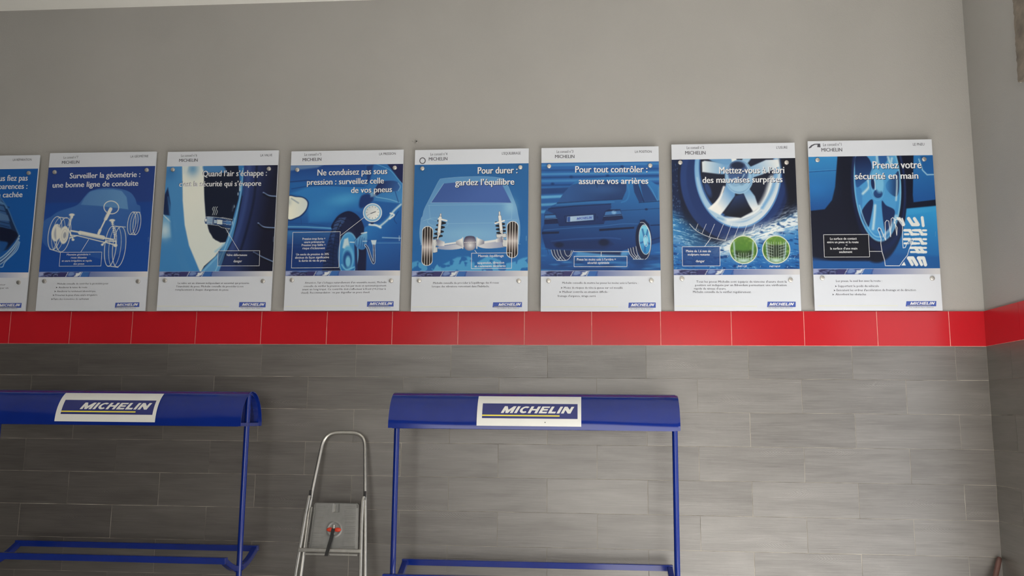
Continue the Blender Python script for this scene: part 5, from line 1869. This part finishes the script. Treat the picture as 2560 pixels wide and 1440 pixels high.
P = Poster(-2.6409, -1.9367, 2.1354, 3.1494, [(405, 70), (1267, 70), (1180, 1367), (296, 1365)], (202, 205, 212),
           'poster headed LA GÉOMÉTRIE, white line drawing of car steering and wheels')
P.grid('picture', -P.W / 2, P.W / 2, 188, 1046, art_geometrie, (30, 66, 142), 340)
P.strip(1047, 1089)
P.header(('Le conseil n°7', 517, 118, 635, 115, 17), (502, 160, 645, 158, 24), ('LA GÉOMÉTRIE', 1060, 117, 1203, 115, 18))
P.text('title', [('Surveiller la géométrie :', 567, 281, 1139, 276, 40), ('une bonne ligne de conduite', 428, 355, 1123, 347, 39)], ink_white, 5, 0.018)
P.callout([(497, 886), (833, 886), (826, 1000), (487, 1000)],
          [('Mauvaise géométrie =', 548, 912, 740, 912, 14), ('roues désaxées', 582, 937, 710, 937, 14), ('et usure irrégulière et rapide', 508, 963, 752, 963, 14), ('des pneus', 603, 988, 690, 988, 14)], [[(725, 783), (662, 885)]])
P.text('body_text', [('Michelin conseille de contrôler la géométrie pour', 473, 1150, 887, 1150, 13), ('Améliorer la tenue de route', 484, 1180, 716, 1180, 13), ('Améliorer le rendement kilométrique', 471, 1212, 783, 1212, 13),
                     ("Préserver le pneu d'une usure irrégulière", 457, 1243, 798, 1243, 13), ('Faire des économies de carburant', 443, 1275, 730, 1275, 13)],
       ink_dark, 3, 0.004, res=1, arrows=[(461, 1174), (449, 1206), (436, 1237), (424, 1269)])
P.screws([(447, 229), (1193, 222), (370, 1122), (1128, 1128)])
P.logo([(945, 1300), (1138, 1297), (1137, 1335), (940, 1340)], (955, 1327, 1128, 1324, 20), (940, 1350, 1112, 1348, 8))


# ---- poster: la reparation (cut off by the frame) ---------------------------
def art_reparation(a):
    a.mix(np.ones(len(a.X)), lin((22, 84, 158), (20, 82, 160), (100, 210), (100, 1050)))
    # cutaway of a tyre, cords and layers showing
    a.poly([(-330, 560), (-160, 430), (-20, 420), (60, 520), (110, 640), (152, 748), (60, 860), (-60, 900), (-330, 860)], (26, 46, 82), 5)
    a.poly([(-40, 440), (0, 438), (45, 560), (70, 640), (86, 690), (0, 690), (-40, 640)], lin((62, 100, 150), (40, 76, 128), (0, 460), (60, 680)), 5)
    for y in (505, 548, 640, 668):
        a.line([(-30, y - 14), (30, y), (70, y + 10)], 7, (24, 50, 92), 3, True)
    a.poly([(-20, 555), (58, 580), (75, 628), (-20, 620)], (74, 108, 152), 5)
    a.line([(-20, 468), (30, 490), (48, 520)], 12, (92, 134, 180), 5, True)
    a.line([(2, 440), (60, 530), (105, 640), (152, 748)], 9, (66, 112, 168), 4, True)
    a.poly([(-40, 690), (60, 690), (138, 735), (70, 830), (0, 860), (-40, 860)], (16, 24, 50), 5, True)
    a.poly([(-60, 780), (0, 790), (60, 810), (0, 900), (-60, 930)], (30, 78, 142), 8, True)
    for d_, c in ((0, (160, 186, 210)), (14, (70, 110, 162)), (26, (176, 198, 218)), (40, (44, 70, 118)), (50, (140, 170, 204))):
        a.line([(152 - d_ * 0.1, 748 + d_ * 0.9), (120, 810 + d_), (60, 880 + d_), (0, 930 + d_), (-60, 960 + d_)], 9, c, 4, True)
    a.line([(155, 800), (130, 870), (40, 960), (20, 1000), (0, 1005)], 7, (150, 178, 208), 3, True)


P = Poster(-3.4170, -2.7107, 2.1346, 3.1386, [(-530, 103), (311, 90), (199, 1367), (-673, 1367)], (199, 201, 205),
           'leftmost wall poster, cut off by the left edge, part of a sliced tyre showing')
P.grid('picture', -P.W / 2, P.W / 2, 207, 1050, art_reparation, (20, 82, 160), 340)
P.strip(1052, 1093)
P.header(('Le conseil n°8', -425, 135, -310, 133, 17), (-440, 178, -300, 176, 24), ('LA RÉPARATION', 97, 138, 248, 136, 18))
P.text('title', [('vous fiez pas', -72, 302, 217, 298, 42), ('apparences :', -72, 368, 215, 364, 40), ('e cachée', -28, 436, 175, 432, 40)], ink_white, 5, 0.018)
P.text('body_text', [('monter', -60, 1156, 42, 1155, 12), ('par un', 0, 1183, 65, 1182, 12)], ink_dark, 3, 0.004, res=1)
P.screws([(-490, 245), (228, 238), (-600, 1128), (151, 1131)])
P.logo([(-32, 1302), (174, 1300), (170, 1340), (-38, 1342)], (-12, 1330, 163, 1327, 21), (-30, 1352, 140, 1350, 8))
